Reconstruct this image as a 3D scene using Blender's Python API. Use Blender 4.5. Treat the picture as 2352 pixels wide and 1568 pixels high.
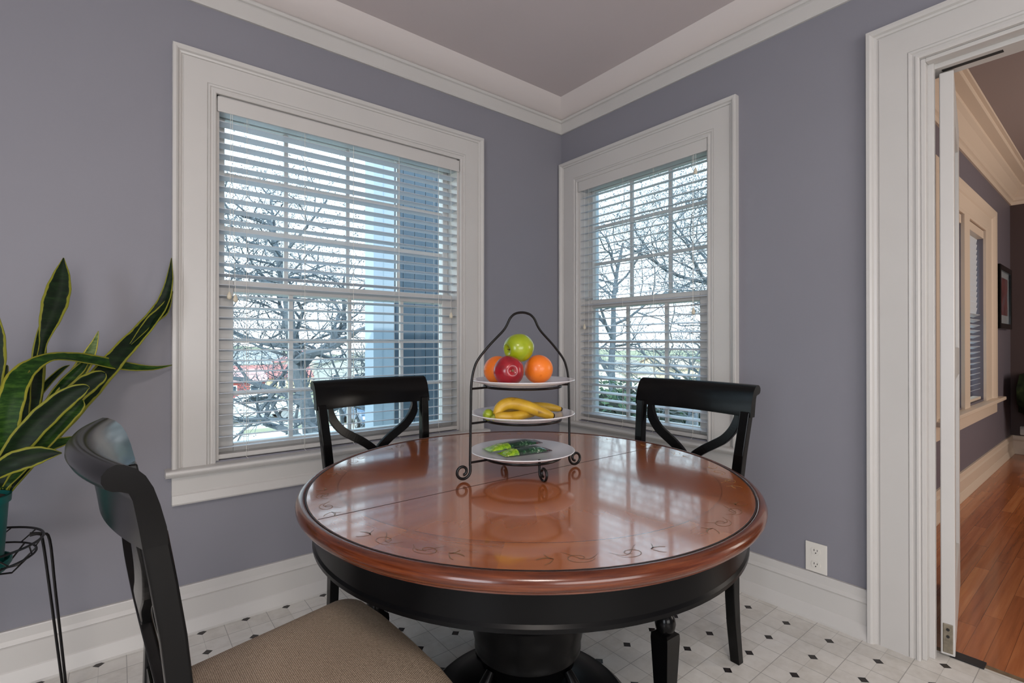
import bpy, math, random
from mathutils import Vector, Matrix
PI=math.pi
sc=bpy.context.scene
for o in list(bpy.data.objects): bpy.data.objects.remove(o)
C=sc.collection
# ------------------------------------------------------------- camera
CAMX,CAMY,CAMZ=-2.27337,-2.33569,1.14
F=1139.64; YAW=math.radians(38.5485); PIT=math.radians(0.18525)
fw=Vector((math.cos(PIT)*math.sin(YAW),math.cos(PIT)*math.cos(YAW),math.sin(PIT)))
rt=Vector((math.cos(YAW),-math.sin(YAW),0)); up=rt.cross(fw)
cd=bpy.data.cameras.new('camera'); cam=bpy.data.objects.new('camera',cd); C.objects.link(cam)
cd.sensor_width=36; cd.lens=F/2352*36; cd.clip_start=0.02; cd.clip_end=500
M=Matrix((rt,up,-fw)).transposed().to_4x4(); M.translation=Vector((CAMX,CAMY,CAMZ)); cam.matrix_world=M
sc.camera=cam
# ------------------------------------------------------------- world / sun / area lights / exposure
sc.view_settings.view_transform='Standard'; sc.view_settings.look='None'
sc.view_settings.exposure=0.35; sc.view_settings.gamma=1; sc.view_settings.use_curve_mapping=False
w=bpy.data.worlds.new('sky'); sc.world=w; w.use_nodes=True
wn=w.node_tree.nodes; wl=w.node_tree.links; bg=wn['Background']
tc=wn.new('ShaderNodeTexCoord'); sp=wn.new('ShaderNodeSeparateXYZ'); wr=wn.new('ShaderNodeValToRGB')
wl.new(tc.outputs['Generated'],sp.inputs[0]); wl.new(sp.outputs['Z'],wr.inputs[0]); wl.new(wr.outputs[0],bg.inputs[0])
wr.color_ramp.elements[0].color=(1.0,1.0,1.0,1); wr.color_ramp.elements[1].position=0.6; wr.color_ramp.elements[1].color=(0.55,0.80,1.0,1)
e=wr.color_ramp.elements.new(0.18); e.color=(0.86,0.96,1.0,1)
bg.inputs[1].default_value=2.7
def light(name,kind,loc,energy,color,size=None,sizey=None,rot=None,angle=None):
    d=bpy.data.lights.new(name,kind); d.energy=energy; d.color=color
    if kind=='AREA':
        d.size=size
        if sizey: d.shape='RECTANGLE'; d.size_y=sizey
    if kind=='SUN' : d.angle=angle
    o=bpy.data.objects.new(name,d); o.location=loc
    if rot is not None: o.rotation_euler=rot
    C.objects.link(o); return o
s=light('sun','SUN',(0,0,20),3.0,(1,0.93,0.82),angle=0.01)
s.rotation_euler=Vector((-0.55,-0.62,0.56)).to_track_quat('Z','Y').to_euler()
# fill lights added out of view behind the camera
light('added_side_fill','AREA',(-4.92,-3.2,1.3),44,(0.86,0.92,1.0),1.6,1.3,(0,math.radians(-90),0))
light('added_rear_fill','AREA',(-2.4,-5.12,1.25),50,(1.0,0.98,0.96),2.4,1.4,(math.radians(90),0,0))
light('added_overhead_fill','AREA',(-2.9,-3.4,2.56),30,(1.0,0.90,0.82),0.6,0.6,(0,0,0))
light('added_next_room_fill','AREA',(2.8,-4.3,1.6),46,(1.0,0.90,0.80),2.0,1.5,(math.radians(90),0,0))  # warm fill added inside the next room to brighten it, no real source

def at(px,py,axis='y',val=0.0):
    d=fw+rt*((px-1176)/F)-up*((py-784)/F); c=Vector((CAMX,CAMY,CAMZ)); i='xyz'.index(axis)
    return c+d*((val-c[i])/d[i])
def depth(p): return (Vector(p)-Vector((CAMX,CAMY,CAMZ))).dot(fw)
# ------------------------------------------------------------- mesh helpers
class MB:
    def __init__(s): s.v=[];s.f=[];s.a=[];s.m=[]
    def vert(s,p,a=0.0): s.v.append(tuple(p)); s.a.append(a); return len(s.v)-1
    def face(s,f,m=0): s.f.append(tuple(f)); s.m.append(m)
    def box(s,x0,x1,y0,y1,z0,z1,m=0):
        if x0>x1:x0,x1=x1,x0
        if y0>y1:y0,y1=y1,y0
        if z0>z1:z0,z1=z1,z0
        b=len(s.v)
        for z in (z0,z1):
            for x,y in ((x0,y0),(x1,y0),(x1,y1),(x0,y1)): s.vert((x,y,z))
        for f in ((0,3,2,1),(4,5,6,7),(0,1,5,4),(1,2,6,5),(2,3,7,6),(3,0,4,7)): s.face([b+i for i in f],m)
        return s
    def grid(s,rows,closed_u=False,closed_v=False,m=0,attr=None,caps=False):
        b=len(s.v); n=len(rows); k=len(rows[0])
        for i,r in enumerate(rows):
            for j,p in enumerate(r): s.vert(p,attr(i,j) if attr else 0.0)
        for i in range(n if closed_v else n-1):
            for j in range(k if closed_u else k-1):
                a=b+i*k+j; c=b+i*k+(j+1)%k; d=b+((i+1)%n)*k+(j+1)%k; e=b+((i+1)%n)*k+j
                s.face((a,c,d,e),m)
        if caps:
            s.face([b+j for j in reversed(range(k))],m); s.face([b+(n-1)*k+j for j in range(k)],m)
        return s
    def tube(s,pts,r,n=8,closed=False,m=0,flat=None):
        pts=[Vector(p) for p in pts]; N=len(pts); rows=[]
        rr=r if isinstance(r,(list,tuple)) else [r]*N
        prev=None
        for i,p in enumerate(pts):
            if closed: t=(pts[(i+1)%N]-pts[i-1])
            else: t=pts[min(i+1,N-1)]-pts[max(i-1,0)]
            if t.length<1e-9: t=Vector((0,0,1))
            t.normalize()
            if prev is None:
                a=Vector((0,0,1)) if abs(t.z)<0.9 else Vector((1,0,0)); u=t.cross(a).normalized()
            else:
                u=prev-t*prev.dot(t)
                u=u.normalized() if u.length>1e-6 else t.orthogonal().normalized()
            prev=u; v=t.cross(u)
            rows.append([p+u*(rr[i]*math.cos(2*PI*j/n))+v*(rr[i]*math.sin(2*PI*j/n)) for j in range(n)])
        s.grid(rows,closed_u=True,closed_v=closed,m=m,caps=not closed); return s
    def lathe(s,prof,c=(0,0,0),n=48,m=0,rf=None,caps=True):
        rows=[]
        for r,z in prof:
            row=[]
            for j in range(n):
                th=2*PI*j/n; q=max(r,1e-4)*(rf(th) if rf else 1)
                row.append((c[0]+q*math.cos(th),c[1]+q*math.sin(th),c[2]+z))
            rows.append(row)
        s.grid(rows,closed_u=True,closed_v=not caps,m=m,caps=caps); return s
    def prism(s,poly,a0,a1,fn,m=0):
        # poly (u,v) list; fn(u,v,a)->xyz
        s.grid([[fn(u,v,a0) for u,v in poly],[fn(u,v,a1) for u,v in poly]],closed_u=True,m=m,caps=True); return s
    def xf(s,mat):
        s.v=[tuple(mat@Vector(p)) for p in s.v]; return s
def wloc(p):
    l=Vector((0,0,0))
    while p: l+=p.location; p=p.parent
    return l
def obj(name,mb,mat,parent=None,smooth=False,bevel=0,world=True,seg=2,solid=0,subsurf=0,angle=40):
    me=bpy.data.meshes.new(name)
    off=wloc(parent) if (parent and world) else Vector((0,0,0))
    me.from_pydata([tuple(Vector(v)-off) for v in mb.v],[],mb.f)
    mats=mat if isinstance(mat,(list,tuple)) else [mat]
    for k in mats: me.materials.append(k)
    for p,mi in zip(me.polygons,mb.m): p.material_index=mi
    at_=me.attributes.new('across','FLOAT','POINT'); at_.data.foreach_set('value',mb.a)
    me.validate(); me.update()
    import bmesh
    b=bmesh.new(); b.from_mesh(me); bmesh.ops.recalc_face_normals(b,faces=b.faces); b.to_mesh(me); b.free()
    o=bpy.data.objects.new(name,me); C.objects.link(o)
    if parent: o.parent=parent
    if smooth:
        for p in me.polygons: p.use_smooth=True
        me.set_sharp_from_angle(angle=math.radians(angle))
    if subsurf:
        s_=o.modifiers.new('sub','SUBSURF'); s_.levels=subsurf; s_.render_levels=subsurf
    if solid:
        s_=o.modifiers.new('sol','SOLIDIFY'); s_.thickness=solid; s_.offset=0
    if bevel:
        b_=o.modifiers.new('bev','BEVEL'); b_.width=bevel; b_.segments=seg; b_.limit_method='ANGLE'; b_.angle_limit=math.radians(35)
    return o
def tag(o,label=None,cat=None,group=None,kind=None):
    if label: o['label']=label
    if cat: o['category']=cat
    if group: o['group']=group
    if kind: o['kind']=kind
    return o
def thing(name,loc,label=None,cat=None,group=None,kind=None,rz=0):
    o=bpy.data.objects.new(name,None); C.objects.link(o); o.location=loc; o.rotation_euler=(0,0,rz); o.empty_display_size=0.05
    return tag(o,label,cat,group,kind)
def copy_tree(o,parent=None):
    c=o.copy(); C.objects.link(c); c.parent=parent
    for ch in list(o.children): copy_tree(ch,c)
    return c
# ------------------------------------------------------------- materials
def lin(c):
    c=c/255
    return c/12.92 if c<=0.04045 else ((c+0.055)/1.055)**2.4
def col(r,g,b): return (lin(r),lin(g),lin(b),1)
def mat(name,c,rough=0.5,metal=0,coat=0,bump=None,var=None,emis=None,spec=0.5,trans=0,subs=0,coatr=0.05):
    m=bpy.data.materials.new(name); m.use_nodes=True; nt=m.node_tree; n=nt.nodes; l=nt.links; b=n['Principled BSDF']
    b.inputs['Base Color'].default_value=col(*c); b.inputs['Roughness'].default_value=rough; b.inputs['Metallic'].default_value=metal
    b.inputs['Coat Weight'].default_value=coat; b.inputs['Coat Roughness'].default_value=coatr; b.inputs['Specular IOR Level'].default_value=spec
    tcn=n.new('ShaderNodeTexCoord')
    if var:  # (scale, other colour, amount)
        ns=n.new('ShaderNodeTexNoise'); ns.inputs['Scale'].default_value=var[0]; ns.inputs['Detail'].default_value=5; l.new(tcn.outputs['Object'],ns.inputs['Vector'])
        mx=n.new('ShaderNodeMix'); mx.data_type='RGBA'; mx.inputs['A'].default_value=col(*c); mx.inputs['B'].default_value=col(*var[1])
        mr=n.new('ShaderNodeMapRange'); mr.inputs['From Min'].default_value=0.35; mr.inputs['From Max'].default_value=0.65; mr.inputs['To Max'].default_value=var[2]
        l.new(ns.outputs['Fac'],mr.inputs['Value']); l.new(mr.outputs[0],mx.inputs['Factor']); l.new(mx.outputs['Result'],b.inputs['Base Color'])
    if bump: # (scale, strength, dist)
        nb=n.new('ShaderNodeTexNoise'); nb.inputs['Scale'].default_value=bump[0]; nb.inputs['Detail'].default_value=4; l.new(tcn.outputs['Object'],nb.inputs['Vector'])
        bp=n.new('ShaderNodeBump'); bp.inputs['Strength'].default_value=bump[1]; bp.inputs['Distance'].default_value=bump[2]
        l.new(nb.outputs['Fac'],bp.inputs['Height']); l.new(bp.outputs[0],b.inputs['Normal'])
    if trans:
        # thin translucent sheet: part of the light passes through
        tr=n.new('ShaderNodeBsdfTranslucent'); tr.inputs[0].default_value=col(*c); ms=n.new('ShaderNodeMixShader'); ms.inputs[0].default_value=trans
        l.new(b.outputs[0],ms.inputs[1]); l.new(tr.outputs[0],ms.inputs[2]); l.new(ms.outputs[0],n['Material Output'].inputs[0])
    if subs:
        b.inputs['Subsurface Weight'].default_value=subs; b.inputs['Subsurface Scale'].default_value=0.01
    return m
m_wall=mat('wall_paint',(136,135,143),0.55,bump=(90,0.10,0.002),var=(1.2,(130,129,137),0.5),spec=0.35)
m_trim=mat('white_trim',(202,199,195),0.35,bump=(30,0.04,0.001),var=(3,(196,193,189),0.6))
m_ceil=mat('ceiling_paint',(206,195,194),0.8,bump=(60,0.1,0.002),var=(2,(200,190,188),0.5))
m_cove=mat('cove_paint',(220,211,207),0.6,bump=(60,0.06,0.002))
m_slat=mat('blind_slat_white',(200,205,212),0.4,trans=0.05)
m_plast=mat('white_plastic',(220,216,208),0.3)
m_cord=mat('blind_cord',(225,222,214),0.7)
m_black=mat('black_lacquer',(10,10,11),0.2,coat=0.0,var=(9,(14,12,11),0.7),spec=0.19)
m_tblack=mat('black_table_paint',(7,7,8),0.3,spec=0.13)
m_iron=mat('black_iron',(14,11,11),0.32,spec=0.3,bump=(120,0.15,0.001))
m_porc=mat('white_porcelain',(226,226,230),0.15,coat=0.5)
m_dark=mat('dark_gap',(40,38,36),0.8)
m_metal=mat('aged_brass_plate',(150,140,122),0.4,metal=0.7,var=(40,(100,92,80),0.6))
m_slotm=mat('outlet_slot_dark',(30,28,26),0.6)
def glass_mat():
    m=bpy.data.materials.new('window_glass'); m.use_nodes=True; n=m.node_tree.nodes; l=m.node_tree.links
    n.remove(n['Principled BSDF'])
    t=n.new('ShaderNodeBsdfTransparent'); t.inputs[0].default_value=(0.93,0.98,1.0,1)
    g=n.new('ShaderNodeBsdfGlossy'); g.inputs['Roughness'].default_value=0.01
    fr=n.new('ShaderNodeFresnel'); fr.inputs[0].default_value=1.45
    x=n.new('ShaderNodeMixShader'); ge=n.new('ShaderNodeNewGeometry'); iv=n.new('ShaderNodeMath'); iv.operation='SUBTRACT'; iv.inputs[0].default_value=1; l.new(ge.outputs['Backfacing'],iv.inputs[1])
    mu=n.new('ShaderNodeMath'); mu.operation='MULTIPLY'; l.new(fr.outputs[0],mu.inputs[0]); l.new(iv.outputs[0],mu.inputs[1]); l.new(mu.outputs[0],x.inputs[0]); l.new(t.outputs[0],x.inputs[1]); l.new(g.outputs[0],x.inputs[2]); l.new(x.outputs[0],n['Material Output'].inputs[0])
    return m
m_glass=glass_mat()
class NT:
    def __init__(s,name,rough=0.3,coat=0,spec=0.5,coatr=0.05):
        s.m=bpy.data.materials.new(name); s.m.use_nodes=True; s.n=s.m.node_tree.nodes; s.l=s.m.node_tree.links; s.b=s.n['Principled BSDF']
        s.b.inputs['Roughness'].default_value=rough; s.b.inputs['Coat Weight'].default_value=coat; s.b.inputs['Coat Roughness'].default_value=coatr; s.b.inputs['Specular IOR Level'].default_value=spec
        s.tc=s.n.new('ShaderNodeTexCoord'); s.xyz=s.n.new('ShaderNodeSeparateXYZ'); s.l.new(s.tc.outputs['Object'],s.xyz.inputs[0])
    def math(s,op,a,b=None,c=None):
        q=s.n.new('ShaderNodeMath'); q.operation=op
        for i,v in enumerate((a,b,c)):
            if v is None: continue
            if isinstance(v,(int,float)): q.inputs[i].default_value=v
            else: s.l.new(v,q.inputs[i])
        return q.outputs[0]
    def comb(s,x,y,z=0):
        q=s.n.new('ShaderNodeCombineXYZ')
        for i,v in enumerate((x,y,z)):
            if isinstance(v,(int,float)): q.inputs[i].default_value=v
            else: s.l.new(v,q.inputs[i])
        return q.outputs[0]
    def noise(s,vec,scale=1,detail=4,rough=0.5):
        q=s.n.new('ShaderNodeTexNoise'); q.inputs['Scale'].default_value=scale; q.inputs['Detail'].default_value=detail; q.inputs['Roughness'].default_value=rough
        s.l.new(vec,q.inputs['Vector']); return q.outputs['Fac']
    def white(s,vec):
        q=s.n.new('ShaderNodeTexWhiteNoise'); q.noise_dimensions='3D'; s.l.new(vec,q.inputs['Vector']); return q.outputs['Value']
    def ramp(s,fac,stops):
        q=s.n.new('ShaderNodeValToRGB'); s.l.new(fac,q.inputs[0]); r=q.color_ramp
        r.elements[0].position=stops[0][0]; r.elements[0].color=col(*stops[0][1]); r.elements[1].position=stops[-1][0]; r.elements[1].color=col(*stops[-1][1])
        for p_,c_ in stops[1:-1]: e_=r.elements.new(p_); e_.color=col(*c_)
        return q.outputs[0]
    def mix(s,f,a,b):
        q=s.n.new('ShaderNodeMix'); q.data_type='RGBA'
        for k,v in (('Factor',f),('A',a),('B',b)):
            if isinstance(v,(int,float)): q.inputs[k].default_value=v
            elif isinstance(v,tuple): q.inputs[k].default_value=col(*v)
            else: s.l.new(v,q.inputs[k])
        return q.outputs['Result']
    def out(s,c): s.l.new(c,s.b.inputs['Base Color']); return s.m
    def bump(s,h,st=0.3,d=0.002):
        q=s.n.new('ShaderNodeBump'); q.inputs['Strength'].default_value=st; q.inputs['Distance'].default_value=d; s.l.new(h,q.inputs['Height']); s.l.new(q.outputs[0],s.b.inputs['Normal'])
def vinyl():
    t=NT('vinyl_tile_floor',0.28,spec=0.4); X,Y=t.xyz.outputs[0],t.xyz.outputs[1]; P=0.156
    fx=t.math('PINGPONG',t.math('ADD',X,0.137+P*40),P/2); fy=t.math('PINGPONG',t.math('ADD',Y,1.292+P*40),P/2)
    dia=t.math('LESS_THAN',t.math('ADD',fx,fy),0.0175)
    mid=t.math('LESS_THAN',t.math('ADD',fx,fy),0.010)
    g1=t.math('MAXIMUM',t.math('GREATER_THAN',fx,P/2-0.0012),t.math('GREATER_THAN',fy,P/2-0.0012))
    g2=t.math('MAXIMUM',t.math('LESS_THAN',fx,0.0009),t.math('LESS_THAN',fy,0.0009))
    cell=t.white(t.comb(t.math('FLOOR',t.math('DIVIDE',t.math('ADD',X,0.137),P/2)),t.math('FLOOR',t.math('DIVIDE',t.math('ADD',Y,1.292),P/2))))
    mott=t.noise(t.tc.outputs['Object'],22,6,0.6)
    base=t.ramp(t.math('ADD',t.math('MULTIPLY',mott,0.75),t.math('MULTIPLY',cell,0.25)),[(0.3,(204,200,192)),(0.55,(220,217,211)),(0.8,(228,226,221))])
    c=t.mix(t.math('MULTIPLY',g2,0.45),base,(160,157,152)); c=t.mix(t.math('MULTIPLY',g1,0.75),c,(140,138,134))
    c=t.mix(dia,c,(24,22,22)); c=t.mix(mid,c,(46,38,36))
    return t.out(c)
m_vinyl=vinyl()
def oak():
    t=NT('oak_strip_floor',0.22,coat=0.3); X,Y=t.xyz.outputs[0],t.xyz.outputs[1]
    row=t.math('FLOOR',t.math('DIVIDE',Y,0.057)); r1=t.white(t.comb(row,3.1))
    xs=t.math('ADD',t.math('DIVIDE',X,0.9),t.math('MULTIPLY',r1,7)); seg=t.math('FLOOR',xs); pl=t.white(t.comb(row,seg,2.0))
    gr=t.noise(t.comb(t.math('MULTIPLY',X,2.5),t.math('MULTIPLY',Y,60),t.math('MULTIPLY',pl,9)),1,5,0.6)
    c=t.ramp(t.math('ADD',t.math('MULTIPLY',pl,0.35),t.math('MULTIPLY',gr,0.65)),[(0.2,(134,74,40)),(0.45,(168,98,56)),(0.65,(188,118,72)),(0.85,(200,136,88))])
    fy=t.math('FRACT',t.math('DIVIDE',Y,0.057)); gap=t.math('MAXIMUM',t.math('LESS_THAN',fy,0.03),t.math('LESS_THAN',t.math('FRACT',xs),0.003))
    return t.out(t.mix(t.math('MULTIPLY',gap,0.6),c,(70,36,20)))
m_oak=oak()
TC=(-1.3156,-1.2081)
def tabletop():
    t=NT('inlaid_cherry_tabletop',0.2,coat=1.0,spec=0.5,coatr=0.07); t.b.inputs['Coat IOR'].default_value=1.66; X,Y=t.xyz.outputs[0],t.xyz.outputs[1]
    r=t.math('SQRT',t.math('ADD',t.math('MULTIPLY',X,X),t.math('MULTIPLY',Y,Y))); th=t.math('ARCTAN2',Y,X)
    wob=t.noise(t.tc.outputs['Object'],3,3); NS=12
    sec=t.math('ADD',t.math('MULTIPLY',th,NS/(2*PI)),0.25); si=t.math('FLOOR',sec); loc=t.math('SUBTRACT',t.math('FRACT',sec),0.5)
    ang=t.math('MULTIPLY',loc,2*PI/NS); along=t.math('MULTIPLY',r,t.math('COSINE',ang)); acr=t.math('ADD',t.math('MULTIPLY',r,t.math('SINE',ang)),t.math('MULTIPLY',wob,0.05))
    g=t.noise(t.comb(t.math('MULTIPLY',along,2.2),t.math('MULTIPLY',acr,16),si),1,3,0.45)
    tone=t.math('MULTIPLY',t.white(t.comb(si,5.0)),0.30)
    inner=t.ramp(t.math('ADD',t.math('ADD',t.math('MULTIPLY',g,0.55),0.12),tone),[(0.2,(112,50,20)),(0.5,(156,80,34)),(0.75,(178,100,46)),(0.95,(192,114,54))])
    NO=16; so=t.math('MULTIPLY',th,NO/(2*PI)); soi=t.math('FLOOR',so)
    g2=t.noise(t.comb(t.math('MULTIPLY',t.math('ADD',r,t.math('MULTIPLY',wob,0.03)),34),t.math('MULTIPLY',th,1.6),soi),1,3,0.5)
    outer=t.ramp(t.math('ADD',t.math('ADD',t.math('MULTIPLY',g2,0.45),0.17),t.math('MULTIPLY',t.white(t.comb(soi,9.0)),0.25)),[(0.25,(128,62,24)),(0.5,(164,88,36)),(0.75,(184,108,48)),(0.95,(200,128,62))])
    c=t.mix(t.math('GREATER_THAN',r,0.533),inner,outer)
    ln=t.math('LESS_THAN',t.math('ABSOLUTE',t.math('SUBTRACT',r,0.533)),0.0016); c=t.mix(t.math('MULTIPLY',ln,0.6),c,(70,28,14))
    seam=t.math('LESS_THAN',t.math('ABSOLUTE',t.math('ADD',Y,0.030)),0.0012); c=t.mix(t.math('MULTIPLY',seam,0.85),c,(28,12,8))
    return t.out(c)
m_top=tabletop()
def grain(name,stops,rough=0.25,coat=0.5,scale=8,axis='r'):
    t=NT(name,rough,coat=coat); X,Y,Z=t.xyz.outputs[0],t.xyz.outputs[1],t.xyz.outputs[2]
    if axis=='r':
        th=t.math('ARCTAN2',Y,X); v=t.comb(t.math('MULTIPLY',th,5),t.math('MULTIPLY',Z,160))
    else: v=t.comb(t.math('MULTIPLY',X,40),t.math('MULTIPLY',Y,40),t.math('MULTIPLY',Z,4))
    return t.out(t.ramp(t.noise(v,1,5,0.6),stops))
m_rim=grain('cherry_edge',[(0.3,(62,24,12)),(0.55,(96,44,20)),(0.8,(126,66,34))],coat=0.2,rough=0.22)
def woven():
    t=NT('woven_seat_fabric',0.9,spec=0.2); X,Y=t.xyz.outputs[0],t.xyz.outputs[1]
    a=t.math('PINGPONG',t.math('ADD',t.math('MULTIPLY',X,1.0),t.math('MULTIPLY',t.math('FLOOR',t.math('DIVIDE',Y,0.0034)),0.0021)),0.0024)
    b=t.math('PINGPONG',Y,0.0017)
    h=t.math('MULTIPLY',t.math('DIVIDE',a,0.0024),t.math('DIVIDE',b,0.0017))
    ns=t.noise(t.tc.outputs['Object'],260,3)
    c=t.ramp(t.math('ADD',t.math('MULTIPLY',h,0.6),t.math('MULTIPLY',ns,0.5)),[(0.15,(120,104,88)),(0.45,(172,152,132)),(0.8,(212,192,170))])
    t.bump(h,0.7,0.0015); return t.out(c)
m_woven=woven()
def leafm(name,c1,c2,c3,edge=(122,122,38)):
    t=NT(name,0.45,coat=0.0,spec=0.16); a=t.n.new('ShaderNodeAttribute'); a.attribute_name='across'; u=t.math('ABSOLUTE',a.outputs['Fac'])
    ns=t.noise(t.comb(t.math('MULTIPLY',t.xyz.outputs[0],18),t.math('MULTIPLY',t.xyz.outputs[1],18),t.math('MULTIPLY',t.xyz.outputs[2],75)),1,4,0.7)
    body=t.ramp(ns,[(0.3,c1),(0.5,c2),(0.7,c3)])
    wv=t.noise(t.tc.outputs['Object'],30,2)
    e_=t.math('GREATER_THAN',t.math('ADD',u,t.math('MULTIPLY',wv,0.25)),0.94)
    c=t.mix(e_,body,edge); return t.out(c)
m_leafD=leafm('sansevieria_dark',(8,18,8),(14,30,13),(26,46,20))
m_leafM=leafm('sansevieria_mid',(16,38,12),(30,60,18),(60,92,30),(136,134,44))
m_leafL=leafm('sansevieria_mottled',(40,62,30),(92,112,66),(140,152,104),(176,168,66))

def structure(name,mb,m,parent=None,**k):
    o=obj(name,mb,m,parent,**k)
    if not parent: o['kind']='structure'
    return o
# ============================================================= ROOM SHELL
CEIL=2.66; WT=0.20
AX0,AX1,AZ0,AZ1=-1.958,-0.789,0.66,2.155     # window opening, left wall (plane y=0)
BY0,BY1,BZ0,BZ1=-1.035,-0.157,0.66,2.147     # window opening, right wall (plane x=0)
DY1=-1.855; DY0=-2.84; DZ=2.165              # doorway in the right wall
RX,RY=-5.0,-5.2
# floor
structure('floor',MB().box(RX-WT,0.112,RY-WT,WT,-0.12,0),m_vinyl)
b=MB().box(0.112,0.14,-6,-1.53,-0.12,0.0)
structure('trim_threshold',b,mat('worn_threshold_wood',(132,110,84),0.5,var=(30,(90,74,58),0.7)))
structure('floor_next_room',MB().box(0.14,5.2,-6,-1.53,-0.12,-0.001),m_oak)
w_=MB(); w_.box(RX-WT,AX0,0,WT,0,2.9); w_.box(AX1,0,0,WT,0,2.9); w_.box(AX0,AX1,0,WT,0,AZ0); w_.box(AX0,AX1,0,WT,AZ1,2.9)
structure('wall_left',w_,m_wall)
w_=MB(); w_.box(0,0.12,BY1,0.2,0,2.9); w_.box(0,0.12,DY1,BY0,0,2.9); w_.box(0,0.12,BY0,BY1,0,BZ0); w_.box(0,0.12,BY0,BY1,BZ1,2.9)
w_.box(0,0.12,DY0,DY1,DZ,2.9); w_.box(0,0.12,-6,DY0,0,2.9)
structure('wall_right',w_,m_wall)
structure('wall_back',MB().box(RX-WT,0,RY-WT,RY,0,2.9),m_wall)
structure('wall_far_left',MB().box(RX-WT,RX,RY,0,0,2.9),m_wall)
structure('ceiling',MB().box(RX-WT,0.12,RY-WT,0.2,CEIL,CEIL+0.14),m_ceil)
# picture-rail moulding + cove (swept along both walls, mitred in the corner)
def sweepL(prof):
    mb=MB()
    rows=[[(RX,-d,z) for d,z in prof],[(-d,-d,z) for d,z in prof],[(-d,RY,z) for d,z in prof]]
    mb.grid(rows,closed_u=True,caps=True); return mb
structure('trim_picture_rail',sweepL([(0,2.4974),(0.010,2.4974),(0.014,2.503),(0.014,2.560),(0.011,2.563),(0.011,2.566),(0.020,2.569),(0.022,2.580),(0.018,2.587),(0,2.587)]),m_trim)
structure('trim_cove',sweepL([(0,2.585),(0.010,2.587),(0.05,2.602),(0.10,2.634),(0.131,CEIL),(0.131,CEIL+0.02),(0,CEIL+0.02)]),m_cove,smooth=True)
# baseboards
BP=[(0,0),(0.034,0),(0.034,0.008),(0.022,0.046),(0.020,0.052),(0.017,0.056),(0.017,0.132),(0.019,0.137),(0.023,0.141),(0.020,0.148),(0.016,0.156),(0.014,0.184),(0.012,0.188),(0,0.188)]
mb=MB(); mb.grid([[(RX,-d,z) for d,z in BP],[(-d,-d,z) for d,z in BP]],closed_u=True,caps=True); structure('baseboard_left',mb,m_trim)
mb=MB(); mb.grid([[(-d,-d,z) for d,z in BP],[(-d,-1.698,z) for d,z in BP]],closed_u=True,caps=True); structure('baseboard_right',mb,m_trim)
# dark shadow joint is the gap at the board's foot
CP=[(0,0),(0,0.015),(0.004,0.018),(0.010,0.018),(0.0115,0.014),(0.020,0.013),(0.0225,0.018),(0.029,0.019),(0.031,0.0145),(0.033,0.0175),(0.112,0.0175),(0.1135,0.0135),(0.118,0.0135),(0.120,0.019),(0.127,0.021),(0.131,0.030),(0.137,0.034),(0.147,0.034),(0.149,0.030),(0.149,0)]
def frame_sweep(fn,u0,u1,z0,z1,prof,bottom=False):
    mb=MB(); rows=[]
    rows.append([fn(u0-w,z0,t) for w,t in prof]); rows.append([fn(u0-w,z1+w,t) for w,t in prof])
    rows.append([fn(u1+w,z1+w,t) for w,t in prof]); rows.append([fn(u1+w,z0,t) for w,t in prof])
    mb.grid(rows,closed_u=True,caps=True); return mb
fA=lambda u,z,t:(u,-t,z)
fB=lambda u,z,t:(-t,u,z)
fN=lambda u,z,t:(u,-1.53-t,z)
def bx(fn,mb,u0,u1,z0,z1,t0,t1,m=0):
    a=fn(u0,z0,t0); b_=fn(u1,z1,t1); mb.box(a[0],b_[0],a[1],b_[1],a[2],b_[2],m)
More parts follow.
